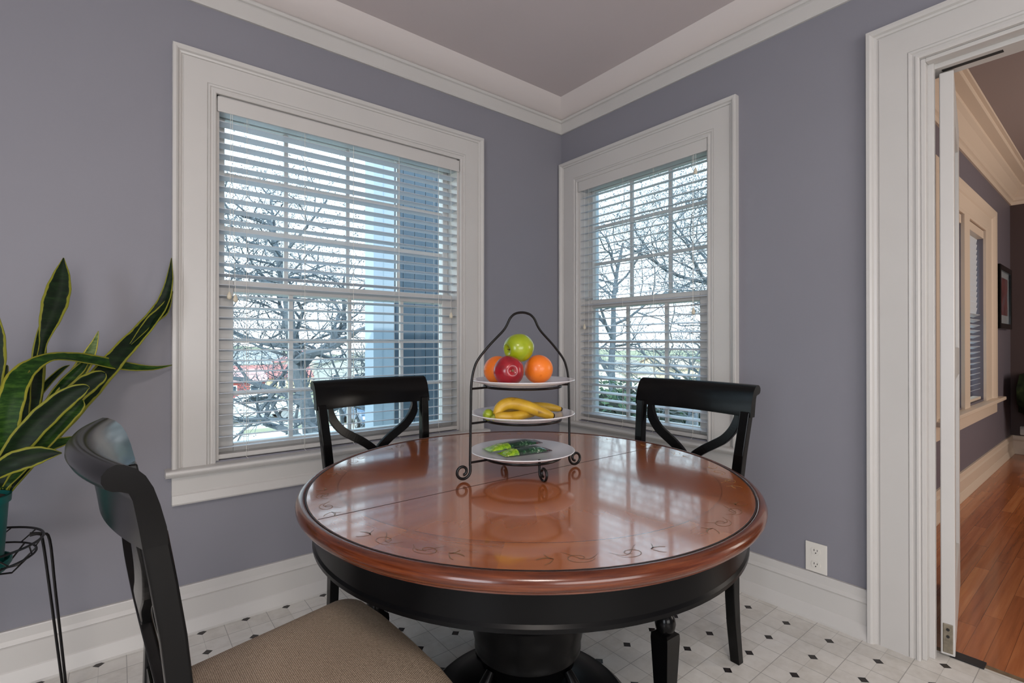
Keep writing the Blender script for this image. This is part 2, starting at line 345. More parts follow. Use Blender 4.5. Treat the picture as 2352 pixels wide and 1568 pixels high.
def window(name,fn,u0,u1,z0,z1,c_outer_lo,c_outer_hi,munts_u,munts_lo,rows_hi,rows_lo,rail=(1.356,1.408),lo=(0.035,0.065,0.057),clip_lo=None,glassdepth=(0.115,0.075)):
    """u0..u1 opening; t negative = towards outside"""
    zb=0.65
    loc=fn((u0+u1)/2,zb,0); root=thing(name,loc,kind='structure')
    obj('window_casing',frame_sweep(fn,u0,u1,zb,z1,CP),m_trim,root)
    # jamb liner
    mb=MB(); D=-0.20 if fn is fA else -0.125
    bx(fn,mb,u0-0.001,u0+0.012,zb,z1,-0.001,D); bx(fn,mb,u1-0.012,u1+0.001,zb,z1,-0.001,D); bx(fn,mb,u0,u1,z1-0.012,z1+0.001,-0.001,D); bx(fn,mb,u0,u1,zb,zb+0.02,-0.02,D-0.03)
    obj('window_frame',mb,m_trim,root)
    # sill board (stool) and apron
    mb=MB(); prof=[(0.0,0.622),(0.040,0.622),(0.052,0.626),(0.058,0.632),(0.063,0.636),(0.066,0.642),(0.064,0.650),(0.058,0.653),(0.0,0.654)]
    a0,a1=u0-0.170,u1+0.170
    if clip_lo is not None:
        if clip_lo=='hi': a1=-0.002
    mb.grid([[fn(a0,z,t) for t,z in prof],[fn(a1,z,t) for t,z in prof]],closed_u=True,caps=True)
    obj('window_sill',mb,m_trim,root)
    mb=MB(); prof=[(0,0.512),(0.030,0.512),(0.034,0.518),(0.026,0.548),(0.022,0.552),(0.020,0.556),(0.020,0.623),(0,0.623)]
    a0,a1=u0-0.148,u1+0.148
    if clip_lo=='hi': a1=-0.002
    mb.grid([[fn(a0,z,t) for t,z in prof],[fn(a1,z,t) for t,z in prof]],closed_u=True,caps=True)
    obj('window_apron',mb,m_trim,root)
    gh,gl=glassdepth
    for nm,z_0,z_1,d,st,ml,rws in (('upper_sash',rail[0],z1-0.01,gh,0.034,munts_u,rows_hi),('lower_sash',zb+0.02,rail[1],gl,0.062,munts_lo,rows_lo)):
        mb=MB(); t0,t1=-(d-0.020),-(d+0.018)
        bot=0.045 if nm=='lower_sash' else 0.05; top=0.05 if nm=='lower_sash' else 0.045
        bx(fn,mb,u0+0.012,u0+0.012+st,z_0,z_1,t0,t1); bx(fn,mb,u1-0.012-st,u1-0.012,z_0,z_1,t0,t1)
        bx(fn,mb,u0+0.012+st,u1-0.012-st,z_0,z_0+bot,t0,t1); bx(fn,mb,u0+0.012+st,u1-0.012-st,z_1-top,z_1,t0,t1)
        o=obj(nm,mb,m_trim,root,bevel=0.004)
        mb=MB()
        for u in ml: bx(fn,mb,u-0.009,u+0.009,z_0+bot,z_1-top,-(d-0.008),-(d+0.008))
        for z in rws: bx(fn,mb,u0+0.012+st,u1-0.012-st,z-0.009,z+0.009,-(d-0.006),-(d+0.006))
        obj('muntin_grid',mb,m_trim,o)
        mb=MB(); bx(fn,mb,u0+0.012+st,u1-0.012-st,z_0+bot,z_1-top,-(d-0.0015),-(d+0.0015))
        obj('glass_pane',mb,m_glass,o)
    return root
window('window_1',fA,AX0,AX1,AZ0,AZ1,0,0,[-1.662,-1.373,-1.100],[-1.650,-1.378,-1.100],[1.866,1.636],[1.150,0.925])
window('window_2',fB,BY0,BY1,BZ0,BZ1,0,0,[-0.493,-0.754],[-0.495,-0.756],[1.866,1.636],[1.150,0.925],clip_lo='hi',glassdepth=(0.098,0.060))
# ------------------------------------------------------------- blinds
def blind(fn,u0,u1,ztop,tilt,ladders,tassels,label,wand=None,loop=None):
    root=thing('window_blind',fn((u0+u1)/2,ztop,-0.02),label,'blind','open slatted blinds of the breakfast corner')
    mb=MB(); bx(fn,mb,u0+0.004,u1-0.004,2.086,2.148,0.012,0.004); bx(fn,mb,u0+0.004,u0+0.010,2.086,2.148,0.006,-0.05); bx(fn,mb,u1-0.010,u1-0.004,2.086,2.148,0.006,-0.05)
    obj('valance',mb,m_trim,root,bevel=0.003)
    mb=MB(); bx(fn,mb,u0+0.012,u1-0.012,2.090,2.140,-0.004,-0.055); obj('head_rail',mb,mat('head_rail_grey',(190,196,200),0.4),root)
    mb=MB(); ca,sa=math.cos(tilt),math.sin(tilt); z=2.050; k=0; hw=0.025
    while z>0.700:
        top=[];bot=[]
        rows=[]
        prof=[]
        for q in range(7):
            s_=-1+2*q/6; crown=0.0022*(1-s_*s_); prof.append((s_*hw,crown+0.0013))
        for q in range(6,-1,-1):
            s_=-1+2*q/6; crown=0.0022*(1-s_*s_); prof.append((s_*hw,crown-0.0013))
        P=[]
        for a,h in prof: P.append((-0.028+a*ca-h*sa, z+a*sa+h*ca))   # t, z ; +t is room side
        mb.grid([[fn(u0+0.008,zz,t) for t,zz in P],[fn(u1-0.008,zz,t) for t,zz in P]],closed_u=True,caps=True)
        z-=0.0448
    obj('slats',mb,m_slat,root,smooth=True,angle=50)
    mb=MB(); bx(fn,mb,u0+0.008,u1-0.008,0.664,0.683,-0.002,-0.052); obj('bottom_rail',mb,m_trim,root,bevel=0.003)
    mb=MB()
    for u in ladders:
        for t in (-0.001,-0.055):
            mb.tube([fn(u,2.09,t),fn(u,0.68,t)],0.0009,4)
        mb.tube([fn(u+0.012,2.09,-0.028),fn(u+0.012,0.68,-0.028)],0.0007,4)
        mb.tube([fn(u,0.683,-0.0),fn(u-0.004,0.668,0.004),fn(u+0.006,0.655,0.005)],0.0009,4)
    obj('ladder_cords',mb,m_cord,root)
    for (u,zt,du) in tassels:
        mb=MB().tube([fn(u,2.088,0.006),fn(u+du*0.3,(2.088+zt)/2,0.008),fn(u+du,zt+0.015,0.010)],0.0009,5)
        c=obj('pull_cord',mb,m_cord,root)
        p=fn(u+du,zt,0.010); mb=MB().lathe([(0.001,0.018),(0.004,0.014),(0.009,0.0),(0.0095,-0.008),(0.006,-0.014),(0.001,-0.016)],p,12)
        obj('tassel',mb,mat('tassel_ivory',(216,206,184),0.5),c,smooth=True)
    return root
uA=lambda px,py: at(px,py,'y',0.0).x
uB=lambda px,py: at(px,py,'x',0.0).y
blind(fA,AX0,AX1,2.15,math.radians(7),[uA(567,500),uA(700,500),uA(812,500),uA(917,500),uA(1008,500)],[(uA(529,300),1.335,-0.004),(uA(533,300),1.325,0.012),(uA(1034,450),1.29,0.0)],
      'wide white slatted blind hanging open in the left window, tree branches behind its slats')
blind(fB,BY0,BY1,2.15,math.radians(-9),[uB(1352,500),uB(1430,800),uB(1500,500),uB(1590,500)],[(uB(1600,380),2.00,0.0),(uB(1595,500),1.30,0.0),(uB(1345,600),1.24,0.0)],
      'narrow white slatted blind hanging open in the right window beside the doorway')
# ------------------------------------------------------------- doorway
mb=MB(); rows=[]
cp=[(w*1.07,t*1.05) for w,t in CP]
rows.append([fB(DY1+w,0,t) for w,t in cp]); rows.append([fB(DY1+w,DZ+w,t) for w,t in cp]); rows.append([fB(DY0-w,DZ+w,t) for w,t in cp]); rows.append([fB(DY0-w,0,t) for w,t in cp])
mb.grid(rows,closed_u=True,caps=True); structure('trim_door_casing',mb,m_trim)
mb=MB(); 
mb.box(0,0.035,DY1-0.014,DY1,0,DZ); mb.box(0.035,0.058,DY1-0.030,DY1,0,DZ-0.012); mb.box(0.095,0.14,DY1-0.004,DY1,0,DZ)
mb.box(0,0.14,DY0,DY0+0.02,0,DZ)
mb.box(0,0.050,DY0,DY1-0.014,DZ-0.014,DZ); mb.box(0.050,0.14,DY0,DY1,DZ-0.030,DZ+0.001)
structure('trim_door_jamb',mb,m_trim,bevel=0.003)
structure('trim_pivot_slot',MB().box(0.075,0.095,-2.06,-1.90,DZ-0.0315,DZ-0.0295),m_dark)
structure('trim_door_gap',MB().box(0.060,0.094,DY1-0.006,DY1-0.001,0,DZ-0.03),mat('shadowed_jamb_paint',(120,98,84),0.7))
# swinging door, opened past square into the next room
pA=Vector((0.082,-1.932,0)); pB=Vector((0.800,-1.827,0)); dd=(pB-pA).normalized(); nn=Vector((-dd.y,dd.x,0))  # nn towards +y
dr=thing('door_1',(0.09,-1.91,0.012),kind='structure')
W_=(pB-pA).length; T_=0.040
def dbox(mb,a0,a1,t0,t1,z0,z1):
    b0=len(mb.v)
    for z in (z0,z1):
        for a,t in ((a0,t0),(a1,t0),(a1,t1),(a0,t1)): mb.vert(pA+dd*a+nn*t+Vector((0,0,z)))
    for f in ((0,3,2,1),(4,5,6,7),(0,1,5,4),(1,2,6,5),(2,3,7,6),(3,0,4,7)): mb.face([b0+i for i in f])
mb=MB(); dbox(mb,0,0.11,0,T_,0.012,2.125); dbox(mb,W_-0.11,W_,0,T_,0.012,2.125); dbox(mb,0.11,W_-0.11,0,T_,0.012,0.24); dbox(mb,0.11,W_-0.11,0,T_,2.0,2.125); dbox(mb,0.11,W_-0.11,0,T_,1.0,1.12); dbox(mb,0.10,W_-0.10,0.012,T_-0.012,0.2,2.05)
obj('door_leaf',mb,m_trim,dr,bevel=0.003)
mb=MB(); dbox(mb,-0.002,0.004,0.006,T_-0.006,0.020,0.125); 
pp=MB(); 
for zz in (0.105,0.080):
    c_=pA+dd*-0.003+nn*(T_/2)+Vector((0,0,zz)); pp.tube([c_,c_-dd*0.002],0.005,8)
po=obj('pivot_plate',mb,m_metal,dr,bevel=0.002); obj('plate_screws',pp,m_dark,po)
mb=MB(); mb.box(0.098,0.150,-2.005,-1.915,0.0,0.004)
structure('trim_floor_pivot',mb,mat('dark_pivot_plate',(58,58,60),0.4,metal=0.6))
# ------------------------------------------------------------- outlet
o_=thing('wall_outlet',(0,-1.51,0.25),'white wall outlet with two sockets just above the right baseboard beside the door casing','outlet')
obj('outlet_plate',MB().box(-0.006,0.0,-1.551,-1.470,0.190,0.311),m_plast,o_,bevel=0.0025)
for zc in (0.278,0.223):
    mb=MB(); mb.prism([(0.017*math.cos(a)*1.0,max(-0.0125,min(0.0125,0.017*math.sin(a)))) for a in [2*PI*i/24 for i in range(24)]],-0.0085,-0.004,lambda u,v,a:(a,-1.5105+u,zc+v))
    s_=obj('socket_face',mb,m_plast,o_)
    mb=MB(); mb.box(-0.0095,-0.007,-1.5055,-1.5035,zc+0.000,zc+0.008); mb.box(-0.0095,-0.007,-1.5175,-1.5155,zc+0.001,zc+0.007)
    mb.tube([(-0.0095,-1.5105,zc-0.007),(-0.007,-1.5105,zc-0.007)],0.0024,8); obj('socket_slots',mb,m_slotm,s_)
# ============================================================= NEXT ROOM
NZ=2.80
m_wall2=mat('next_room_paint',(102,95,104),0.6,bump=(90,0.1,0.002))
m_wall3=mat('end_wall_brown_paint',(70,52,50),0.6)
m_trim2=mat('cream_trim',(206,188,170),0.4)
WX0,WX1,WZ0,WZ1=2.83,3.52,0.66,2.10
V0,V1=1.95,2.64
w_=MB(); Y0,Y1=-1.53,-1.33
w_.box(0.12,V0,Y0,Y1,0,2.95); w_.box(V1,WX0,Y0,Y1,0,2.95); w_.box(WX1,5.2,Y0,Y1,0,2.95); w_.box(V0,V1,Y0,Y1,0,WZ0); w_.box(WX0,WX1,Y0,Y1,0,WZ0); w_.box(V0,V1,Y0,Y1,WZ1,2.95); w_.box(WX0,WX1,Y0,Y1,WZ1,2.95)
structure('wall_next_room_side',w_,m_wall2)
structure('wall_next_room_end',MB().box(5.0,5.2,-6,-1.53,0,2.95),m_wall3)
structure('wall_next_room_near',MB().box(0.12,5.0,-6.2,-6,0,2.95),m_wall2)
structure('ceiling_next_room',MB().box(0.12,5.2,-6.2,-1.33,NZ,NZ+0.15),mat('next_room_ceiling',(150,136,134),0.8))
cpf=[(0,2.568),(0.012,2.568),(0.016,2.60),(0.022,2.606),(0.030,2.612),(0.036,2.640),(0.075,2.700),(0.098,2.722),(0.100,2.745),(0.125,2.752),(0.155,2.760),(0.160,2.786),(0.178,2.790),(0.182,NZ),(0,NZ)]
mb=MB(); mb.grid([[(0.12,-1.53-d,z) for d,z in cpf],[(5.0-d,-1.53-d,z) for d,z in cpf],[(5.0-d,-6,z) for d,z in cpf]],closed_u=True,caps=True); structure('trim_next_room_crown',mb,m_trim2)
mb=MB(); mb.grid([[(0.14,-1.53-d,z) for d,z in BP],[(5.0-d,-1.53-d,z) for d,z in BP],[(5.0-d,-6,z) for d,z in BP]],closed_u=True,caps=True); structure('baseboard_next_room',mb,m_trim2)
r=thing('window_3',(2.75,-1.53,0.65),kind='structure')
mb=frame_sweep(fN,V0,WX1,0.65,WZ1,[(w*3.0 if w>0.1 else w*3.0,t) for w,t in CP]); 
mb=MB(); prof=[(0,0),(0,0.018),(0.02,0.02),(0.03,0.016),(0.34,0.016),(0.35,0.024),(0.40,0.034),(0.44,0.034),(0.44,0)]
pr2=[(0,0),(0,0.018),(0.02,0.02),(0.03,0.016),(0.14,0.016),(0.15,0.024),(0.18,0.034),(0.22,0.034),(0.22,0)]
rows=[[fN(V0-w,0.65,t) for w,t in pr2],[fN(V0-w,WZ1+w,t) for w,t in pr2],[fN(WX1+w*2,WZ1+w,t) for w,t in pr2],[fN(WX1+w*2,0.65,t) for w,t in pr2]]
mb.grid(rows,closed_u=True,caps=True); mb.box(V1,WX0,-1.53,-1.552,0.65,WZ1)
obj('window_casing',mb,m_trim2,r)
mb=MB(); mb.box(V0-0.26,4.13,-1.60,-1.53,0.620,0.650); obj('window_sill',mb,m_trim2,r,bevel=0.006)
mb=MB(); mb.box(V0-0.2,4.02,-1.552,-1.53,0.512,0.620); obj('window_apron',mb,m_trim2,r,bevel=0.004)
for (a,b_) in ((V0,V1),(WX0,WX1)):
    mb=MB(); mb.box(a,a+0.04,-1.43,-1.39,0.65,WZ1); mb.box(b_-0.04,b_,-1.43,-1.39,0.65,WZ1); mb.box(a,b_,-1.43,-1.39,0.65,0.71); mb.box(a,b_,-1.43,-1.39,1.36,1.41); mb.box(a,b_,-1.43,-1.39,WZ1-0.05,WZ1)
    so=obj('window_sash',mb,m_trim2,r)
    obj('glass_pane',MB().box(a+0.04,b_-0.04,-1.412,-1.408,0.70,WZ1-0.04),m_glass,so)
def blind3(a,b_,lab):
    r=thing('window_blind',((a+b_)/2,-1.50,2.08),lab,'blind','blinds in the next room')
    obj('valance',MB().box(a+0.01,b_-0.01,-1.535,-1.46,2.03,2.095),m_trim2,r,bevel=0.003)
    mb=MB(); z=2.0
    while z>0.70:
        t_=math.radians(-80 if z>1.38 else -25)
        for s_ in (0,):
            dy,dz=0.024*math.cos(t_),0.024*math.sin(t_)
            mb.grid([[(a+0.015,-1.49-dy,z-dz),(a+0.015,-1.49+dy,z+dz),(a+0.015,-1.49+dy,z+dz+0.003),(a+0.015,-1.49-dy,z-dz+0.003)],[(b_-0.015,-1.49-dy,z-dz),(b_-0.015,-1.49+dy,z+dz),(b_-0.015,-1.49+dy,z+dz+0.003),(b_-0.015,-1.49-dy,z-dz+0.003)]],closed_u=True,caps=True)
        z-=0.045
    obj('slats',mb,m_slat,r)
    obj('bottom_rail',MB().box(a+0.015,b_-0.015,-1.515,-1.465,0.665,0.685),m_trim2,r)
blind3(WX0,WX1,'pale slatted blind in the next room, the one nearer the framed picture')
blind3(V0,V1,'pale slatted blind in the next room, mostly hidden behind the open door')
# framed picture
r=thing('framed_picture',(4.37,-1.535,1.57),'black framed picture hanging beside the window in the next room','picture')
mb=MB(); x0,x1,z0,z1=4.03,4.71,1.275,1.868; 
for q in ((x0,x0+0.05,z0,z1),(x1-0.05,x1,z0,z1),(x0+0.05,x1-0.05,z0,z0+0.05),(x0+0.05,x1-0.05,z1-0.05,z1)): mb.box(q[0],q[1],-1.575,-1.531,q[2],q[3])
obj('picture_frame',mb,m_black,r,bevel=0.006)
obj('picture_mat',MB().box(x0+0.05,x1-0.05,-1.556,-1.552,z0+0.05,z1-0.05),mat('grey_mat_board',(176,184,190),0.2,coat=0.5),r)
t=NT('print_brown_red',0.3,coat=0.6); 
obj('picture_print',MB().box(x0+0.16,x1-0.13,-1.558,-1.555,z0+0.13,z1-0.11),t.out(t.ramp(t.noise(t.tc.outputs['Object'],7,3),[(0.3,(60,34,38)),(0.5,(120,60,62)),(0.7,(96,100,112))])),r)
# draped stand in the next room
r=thing('side_table',(4.72,-1.84,0),'black side table under a dark green cloth by the brown end wall','table')
mb=MB(); 
for sx,sy in ((-1,-1),(-1,1),(1,-1),(1,1)):
    pts=[]
    for k in range(9):
        q=k/8; bow=0.03*math.sin(q*2*PI); pts.append((4.74+sx*(0.17+bow),-1.88+sy*(0.17+bow),0.80*(1-q)+0.0))
    o_=obj('leg',MB().tube(pts,[0.035,0.034,0.030,0.026,0.022,0.019,0.018,0.022,0.026],10),m_black,r,smooth=True)
obj('tabletop',MB().box(4.52,4.96,-2.10,-1.66,0.80,0.83),m_black,r,bevel=0.006)
tg=NT('dark_green_cloth',0.85,spec=0.2); m_gcloth=tg.out(tg.ramp(tg.noise(tg.tc.outputs['Object'],16,4),[(0.35,(14,20,12)),(0.55,(28,38,18)),(0.75,(46,56,26))]))
mb=MB(); n=40; top=[];mid=[];low=[]
for j in range(n):
    th=2*PI*j/n; c_,s_=math.cos(th),math.sin(th); sq=1/max(abs(c_),abs(s_)); rr=0.236*min(sq,1.40)
    fl=0.012*math.sin(9*th); dr_=0.36+0.10*math.sin(2*th+0.7)+0.05*math.sin(5*th)
    top.append((4.74+c_*rr,-1.88+s_*rr,0.838)); mid.append((4.74+c_*(rr+0.02+fl),-1.88+s_*(rr+0.02+fl),0.80-dr_*0.4)); low.append((4.74+c_*(rr+0.01+1.6*fl),-1.88+s_*(rr+0.01+1.6*fl),0.80-dr_))
mb.grid([[(4.74,-1.88,0.84)]*n,top,mid,low],closed_u=True)
tag(obj('green_cloth',mb,m_gcloth,None,smooth=True,solid=0.004),'dark green cloth draped over the side table in the next room','cloth')
r=thing('plug_in_device',(4.80,-1.62,0.0),'small white wall device plugged in low on the brown end wall','plug')
obj('device_body',MB().box(4.955,5.0,-1.66,-1.60,0.20,0.29),m_plast,r,bevel=0.01); obj('device_cap',MB().box(4.945,4.96,-1.65,-1.61,0.26,0.28),m_trim,r,bevel=0.004)

# ============================================================= TABLE
tx,ty=TC; tab=thing('dining_table',(tx,ty,0),'round dining table with inlaid cherry top, black apron and black pedestal','table')
ERF=lambda th:1+0.0236/0.63*math.cos(2*(th-0.8835))
mb=MB(); mb.lathe([(0.0001,0.760),(0.30,0.760),(0.6225,0.760),(0.6255,0.7585),(0.6255,0.735),(0.0001,0.735)],(tx,ty,0),128,rf=ERF); obj('tabletop',mb,m_top,tab,smooth=True,angle=25)
mb=MB(); pr_=[(0.6262,0.735),(0.6262,0.7565),(0.6285,0.7600),(0.632,0.7620),(0.636,0.7615),(0.642,0.759),(0.647,0.754),(0.6495,0.747),(0.6485,0.739),(0.644,0.732),(0.638,0.7285),(0.634,0.7275),(0.634,0.7235),(0.628,0.7215),(0.600,0.7215)]
mb.lathe(pr_,(tx,ty,0),128,rf=ERF); obj('table_edge',mb,m_rim,tab,smooth=True,angle=50)
mb=MB(); mb.lathe([(0.58,0.7215),(0.606,0.7215),(0.606,0.658),(0.610,0.652),(0.610,0.644),(0.604,0.640),(0.58,0.640)],(tx,ty,0),128,rf=ERF); obj('table_apron',mb,m_tblack,tab,smooth=True,angle=30)
mb=MB().lathe([(0.02,0.735),(0.24,0.735),(0.24,0.60),(0.20,0.585),(0.15,0.57),(0.120,0.545),(0.112,0.50),(0.118,0.46),(0.150,0.42),(0.172,0.40),(0.176,0.385),(0.166,0.372),(0.160,0.36),(0.163,0.33),(0.162,0.295),(0.155,0.268),(0.157,0.262),(0.157,0.252),(0.149,0.245),(0.140,0.215),(0.118,0.185),(0.098,0.160),(0.094,0.140),(0.12,0.128),(0.15,0.12),(0.02,0.12)],(tx,ty,0),64); obj('pedestal',mb,m_tblack,tab,smooth=True,angle=35)
mb=MB().lathe([(0.02,0.150),(0.11,0.146),(0.17,0.136),(0.235,0.112),(0.275,0.092),(0.292,0.088),(0.300,0.078),(0.315,0.066),(0.322,0.050),(0.318,0.034),(0.306,0.028),(0.306,0.0),(0.02,0.0)],(tx,ty,0),96); obj('base_disc',mb,m_tblack,tab,smooth=True,angle=35)
for k in range(4):
    th=math.radians(-128+90*k+45); c_,s_=math.cos(th),math.sin(th)
    pts=[]
    for q in range(14):
        a=q/13; rr=0.150+0.07*a+0.012*math.sin(a*PI*2); zz=0.235-0.11*a-0.02*math.sin(a*PI); pts.append((tx+c_*rr,ty+s_*rr,zz))
    obj('scroll_bracket',MB().tube(pts,[0.012+0.010*math.sin(PI*i/13) for i in range(14)],10),m_tblack,tab,smooth=True)
obj('leaf_seam',MB().box(tx-0.618,tx+0.618,-1.2395,-1.2370,0.7592,0.7603),mat('dark_seam',(26,12,8),0.6),tab)
obj('edge_groove',MB().lathe([(0.6238,0.7600),(0.6238,0.7604),(0.6272,0.7604),(0.6272,0.7600)],(tx,ty,0),128,rf=ERF,caps=False),mat('groove_shade',(34,15,9),0.5),tab)  # flat dark ring, painted in place of the groove's recess shadow
# painted scrollwork inlay (lies in the outer band of the top)
m_gold=mat('scroll_paint_gold',(186,142,74),0.35,coat=0.5); m_olive=mat('scroll_paint_olive',(120,82,38),0.35,coat=0.5)
def strip(mb,pts,w0):
    n=len(pts); L=[];R=[]
    for i,p_ in enumerate(pts):
        a=pts[max(i-1,0)]; b_=pts[min(i+1,n-1)]; dx,dy=b_[0]-a[0],b_[1]-a[1]; d_=math.hypot(dx,dy) or 1
        w_=w0*(0.35+0.65*math.sin(PI*(i+0.5)/n)); L.append((p_[0]-dy/d_*w_,p_[1]+dx/d_*w_,0.76035)); R.append((p_[0]+dy/d_*w_,p_[1]-dx/d_*w_,0.76035))
    mb.grid([L,R])
g_=MB(); ol=MB(); NSC=20
for k in range(NSC):
    th0=2*PI*k/NSC; sgn=1 if k%2 else -1; tgt=MB(); mm_=m_gold if (math.cos(th0-0.1)>0.25) else m_olive
    def pos(da,dr): a=th0+da; r_=(0.583+dr*0.85)*ERF(a); return (tx+r_*math.cos(a),ty+r_*math.sin(a))
    pts=[]
    for q in range(26):
        t_=q/25; ang=t_*2.6*PI; rad=0.027*(1-t_*0.85); pts.append(pos(sgn*(0.075+rad*math.cos(ang)/0.55)-sgn*0.0,rad*math.sin(ang)*0.9))
    strip(tgt,pts,0.0009)
    strip(tgt,[pos(sgn*(0.075+0.062)-sgn*0.01*q,-0.012+0.02*math.sin(q*0.4)) for q in range(12)],0.0008)
    for (da,dr,bend) in ((-0.030,0.026,0.006),(-0.052,0.004,-0.006),(-0.026,-0.022,0.006)):
        P_=[]
        for q in range(9):
            t_=q/8; P_.append(pos(sgn*(da*t_),dr*t_+bend*math.sin(PI*t_)))
        strip(tgt,P_,0.0019 if abs(dr)<0.02 else 0.0011)
    obj('scroll_inlay',tgt,mm_,tab)

# ============================================================= CHAIRS
H=0.9926; HW=0.2515
SAG=0.037
def backy(z):  # rake of the back, forward positive
    pts=[(0,0.016),(0.2,0.050),(0.45,0.070),(0.6,0.064),(0.75,0.048),(0.89,0.027),(1.0,0.0)]
    for (a,b_),(c_,d_) in zip(pts,pts[1:]):
        if z<=c_: return b_+(d_-b_)*(z-a)/(c_-a)
    return pts[-1][1]
def hwz(z): # half width to post outer face
    return 0.207+(0.2500-0.207)*min(1,max(0,(z-0.0)/0.89))**1.6
def make_chair():
    root=thing('dining_chair',(0,0,0))
    # crest rail
    prof=[(0.040,0.882),(0.038,0.905),(0.031,0.935),(0.024,0.958),(0.016,0.974),(0.006,0.985),(-0.005,0.991),(-0.013,0.9926),(-0.021,0.989),(-0.027,0.981),(-0.0275,0.972),(-0.0235,0.964),(-0.017,0.960),(-0.009,0.9585),(-0.001,0.955),(0.003,0.945),(0.009,0.910),(0.013,0.882)]
    mb=MB(); rows=[]
    for i in range(25):
        x=-HW+2*HW*i/24; q=1-(x/HW)**2; rows.append([(x,y-SAG*q,z) for y,z in prof])
    mb.grid(rows,closed_u=True,caps=True); obj('crest_rail',mb,m_black,root,smooth=True,angle=45,world=False)
    # rear posts/legs
    for s in (-1,1):
        mb=MB(); rows=[]
        zs=[0.0,0.05,0.15,0.25,0.35,0.42,0.46,0.55,0.65,0.75,0.83,0.90]
        for z in zs:
            w=0.034+0.002*math.sin(z*3); d=0.030 if z>0.5 else (0.030+0.012*min(1,max(0,(z-0.0)/0.42)))
            xo=s*(hwz(z)-0.003); xi=xo-s*w; yc=backy(z); sagx=0
            rows.append([(xo,yc-d/2,z),(xi,yc-d/2,z),(xi,yc+d/2,z),(xo,yc+d/2,z)])
        mb.grid(rows,closed_u=True,caps=True); obj('rear_leg',mb,m_black,root,bevel=0.003,world=False)
    # splat: two crossing curved pieces
    cl=[(0.196,0.892),(0.190,0.862),(0.172,0.824),(0.142,0.790),(0.104,0.765),(0.066,0.742),(0.030,0.715),(0.0,0.685),(-0.026,0.650),(-0.055,0.612),(-0.095,0.580),(-0.136,0.556),(-0.165,0.528),(-0.176,0.495)]
    def dens(P,k=4):
        out=[]
        for i in range(len(P)-1):
            p0=P[max(i-1,0)];p1=P[i];p2=P[i+1];p3=P[min(i+2,len(P)-1)]
            for j in range(k):
                t_=j/k; out.append(tuple(0.5*((2*p1[a])+(-p0[a]+p2[a])*t_+(2*p0[a]-5*p1[a]+4*p2[a]-p3[a])*t_*t_+(-p0[a]+3*p1[a]-3*p2[a]+p3[a])*t_**3) for a in (0,1)))
        out.append(P[-1]); return out
    cl=dens(cl)
    for s in (-1,1):
        mb=MB(); rows=[]
        for i,(x,z) in enumerate(cl):
            a=cl[max(i-1,0)]; b_=cl[min(i+1,len(cl)-1)]; dx,dz=b_[0]-a[0],b_[1]-a[1]; L=math.hypot(dx,dz); nx,nz=-dz/L,dx/L; hw=0.0165; 
            row=[]
            for (o1,o2) in ((-1,-1),(1,-1),(1,1),(-1,1)):
                px_,pz_=x+nx*hw*o1,z+nz*hw*o1; px_=max(-0.2,min(0.2,px_))
                k=min(1,max(0,(pz_-0.46)/0.43)); yy=backy(pz_)-SAG*k*(1-(px_/HW)**2)+o2*0.008+s*0.0015
                row.append((s*px_,yy,pz_))
            rows.append(row)
        mb.grid(rows,closed_u=True,caps=True); obj('curved_splat',mb,m_black,root,bevel=0.002,world=False)
    mb=MB(); mb.box(-0.19,0.19,0.052,0.078,0.472,0.505); obj('lower_back_rail',mb,m_black,root,bevel=0.004,world=False)
    # seat frame
    def trap(z0,z1,ins,mb):
        b=0.195-ins; f=0.268-ins; y0=0.055+ins; y1=0.515-ins; bow=0.012; pts=[(-b,y0),(b,y0)]
        for i in range(7): 
            a=i/6*PI/2; R_=0.05; pts.append((f-R_+R_*math.cos(a),y1-R_+R_*math.sin(a)))
        pts+=[(f*0.5,y1+bow*0.8),(0,y1+bow),(-f*0.5,y1+bow*0.8)]
        for i in range(7):
            a=PI/2+i/6*PI/2; R_=0.05; pts.append((-f+R_+R_*math.cos(a),y1-R_+R_*math.sin(a)))
        return pts
    mb=MB(); t0=trap(0,0,0.012,mb); mb.grid([[(x,y,z) for x,y in t0] for z in (0.385,0.435)],closed_u=True,caps=True); obj('seat_frame',mb,m_black,root,bevel=0.004,world=False)
    mb=MB(); rows=[]
    for ins,z in ((0.010,0.436),(0.0,0.440),(-0.002,0.450),(0.0,0.460),(0.008,0.467),(0.03,0.473),(0.07,0.478),(0.12,0.481)):
        rows.append([(x,y,z) for x,y in trap(0,0,ins,mb)])
    mb.grid(rows,closed_u=True,caps=True); obj('seat',mb,m_woven,root,smooth=True,angle=60,world=False)
    # front legs: block, ball, square taper
    for s in (-1,1):
        mb=MB(); cx,cy=s*0.222,0.470; h=0.027
        mb.grid([[(cx+a*h,cy+b_*h,z) for a,b_ in ((-1,-1),(1,-1),(1,1),(-1,1))] for z in (0.435,0.350)],closed_u=True,caps=True)
        mb.lathe([(0.012,0.355),(0.021,0.352),(0.019,0.343),(0.016,0.339),(0.022,0.334),(0.028,0.322),(0.031,0.306),(0.028,0.290),(0.022,0.279),(0.017,0.275),(0.012,0.27)],(cx,cy,0),20)
        rows=[]
        for z,q in ((0.282,0.020),(0.276,0.029),(0.262,0.030),(0.13,0.024),(0.0,0.018)): rows.append([(cx+a*q,cy+b_*q,z) for a,b_ in ((-1,-1),(1,-1),(1,1),(-1,1))])
        mb.grid(rows,closed_u=True,caps=True); obj('front_leg',mb,m_black,root,smooth=True,angle=30,world=False)
    return root
ch0=make_chair(); G='black dining chairs around the table'
def place(o,x,y,rz,label): o.location=(x,y,0); o.rotation_euler=(0,0,math.radians(rz)); tag(o,label,'chair',G)
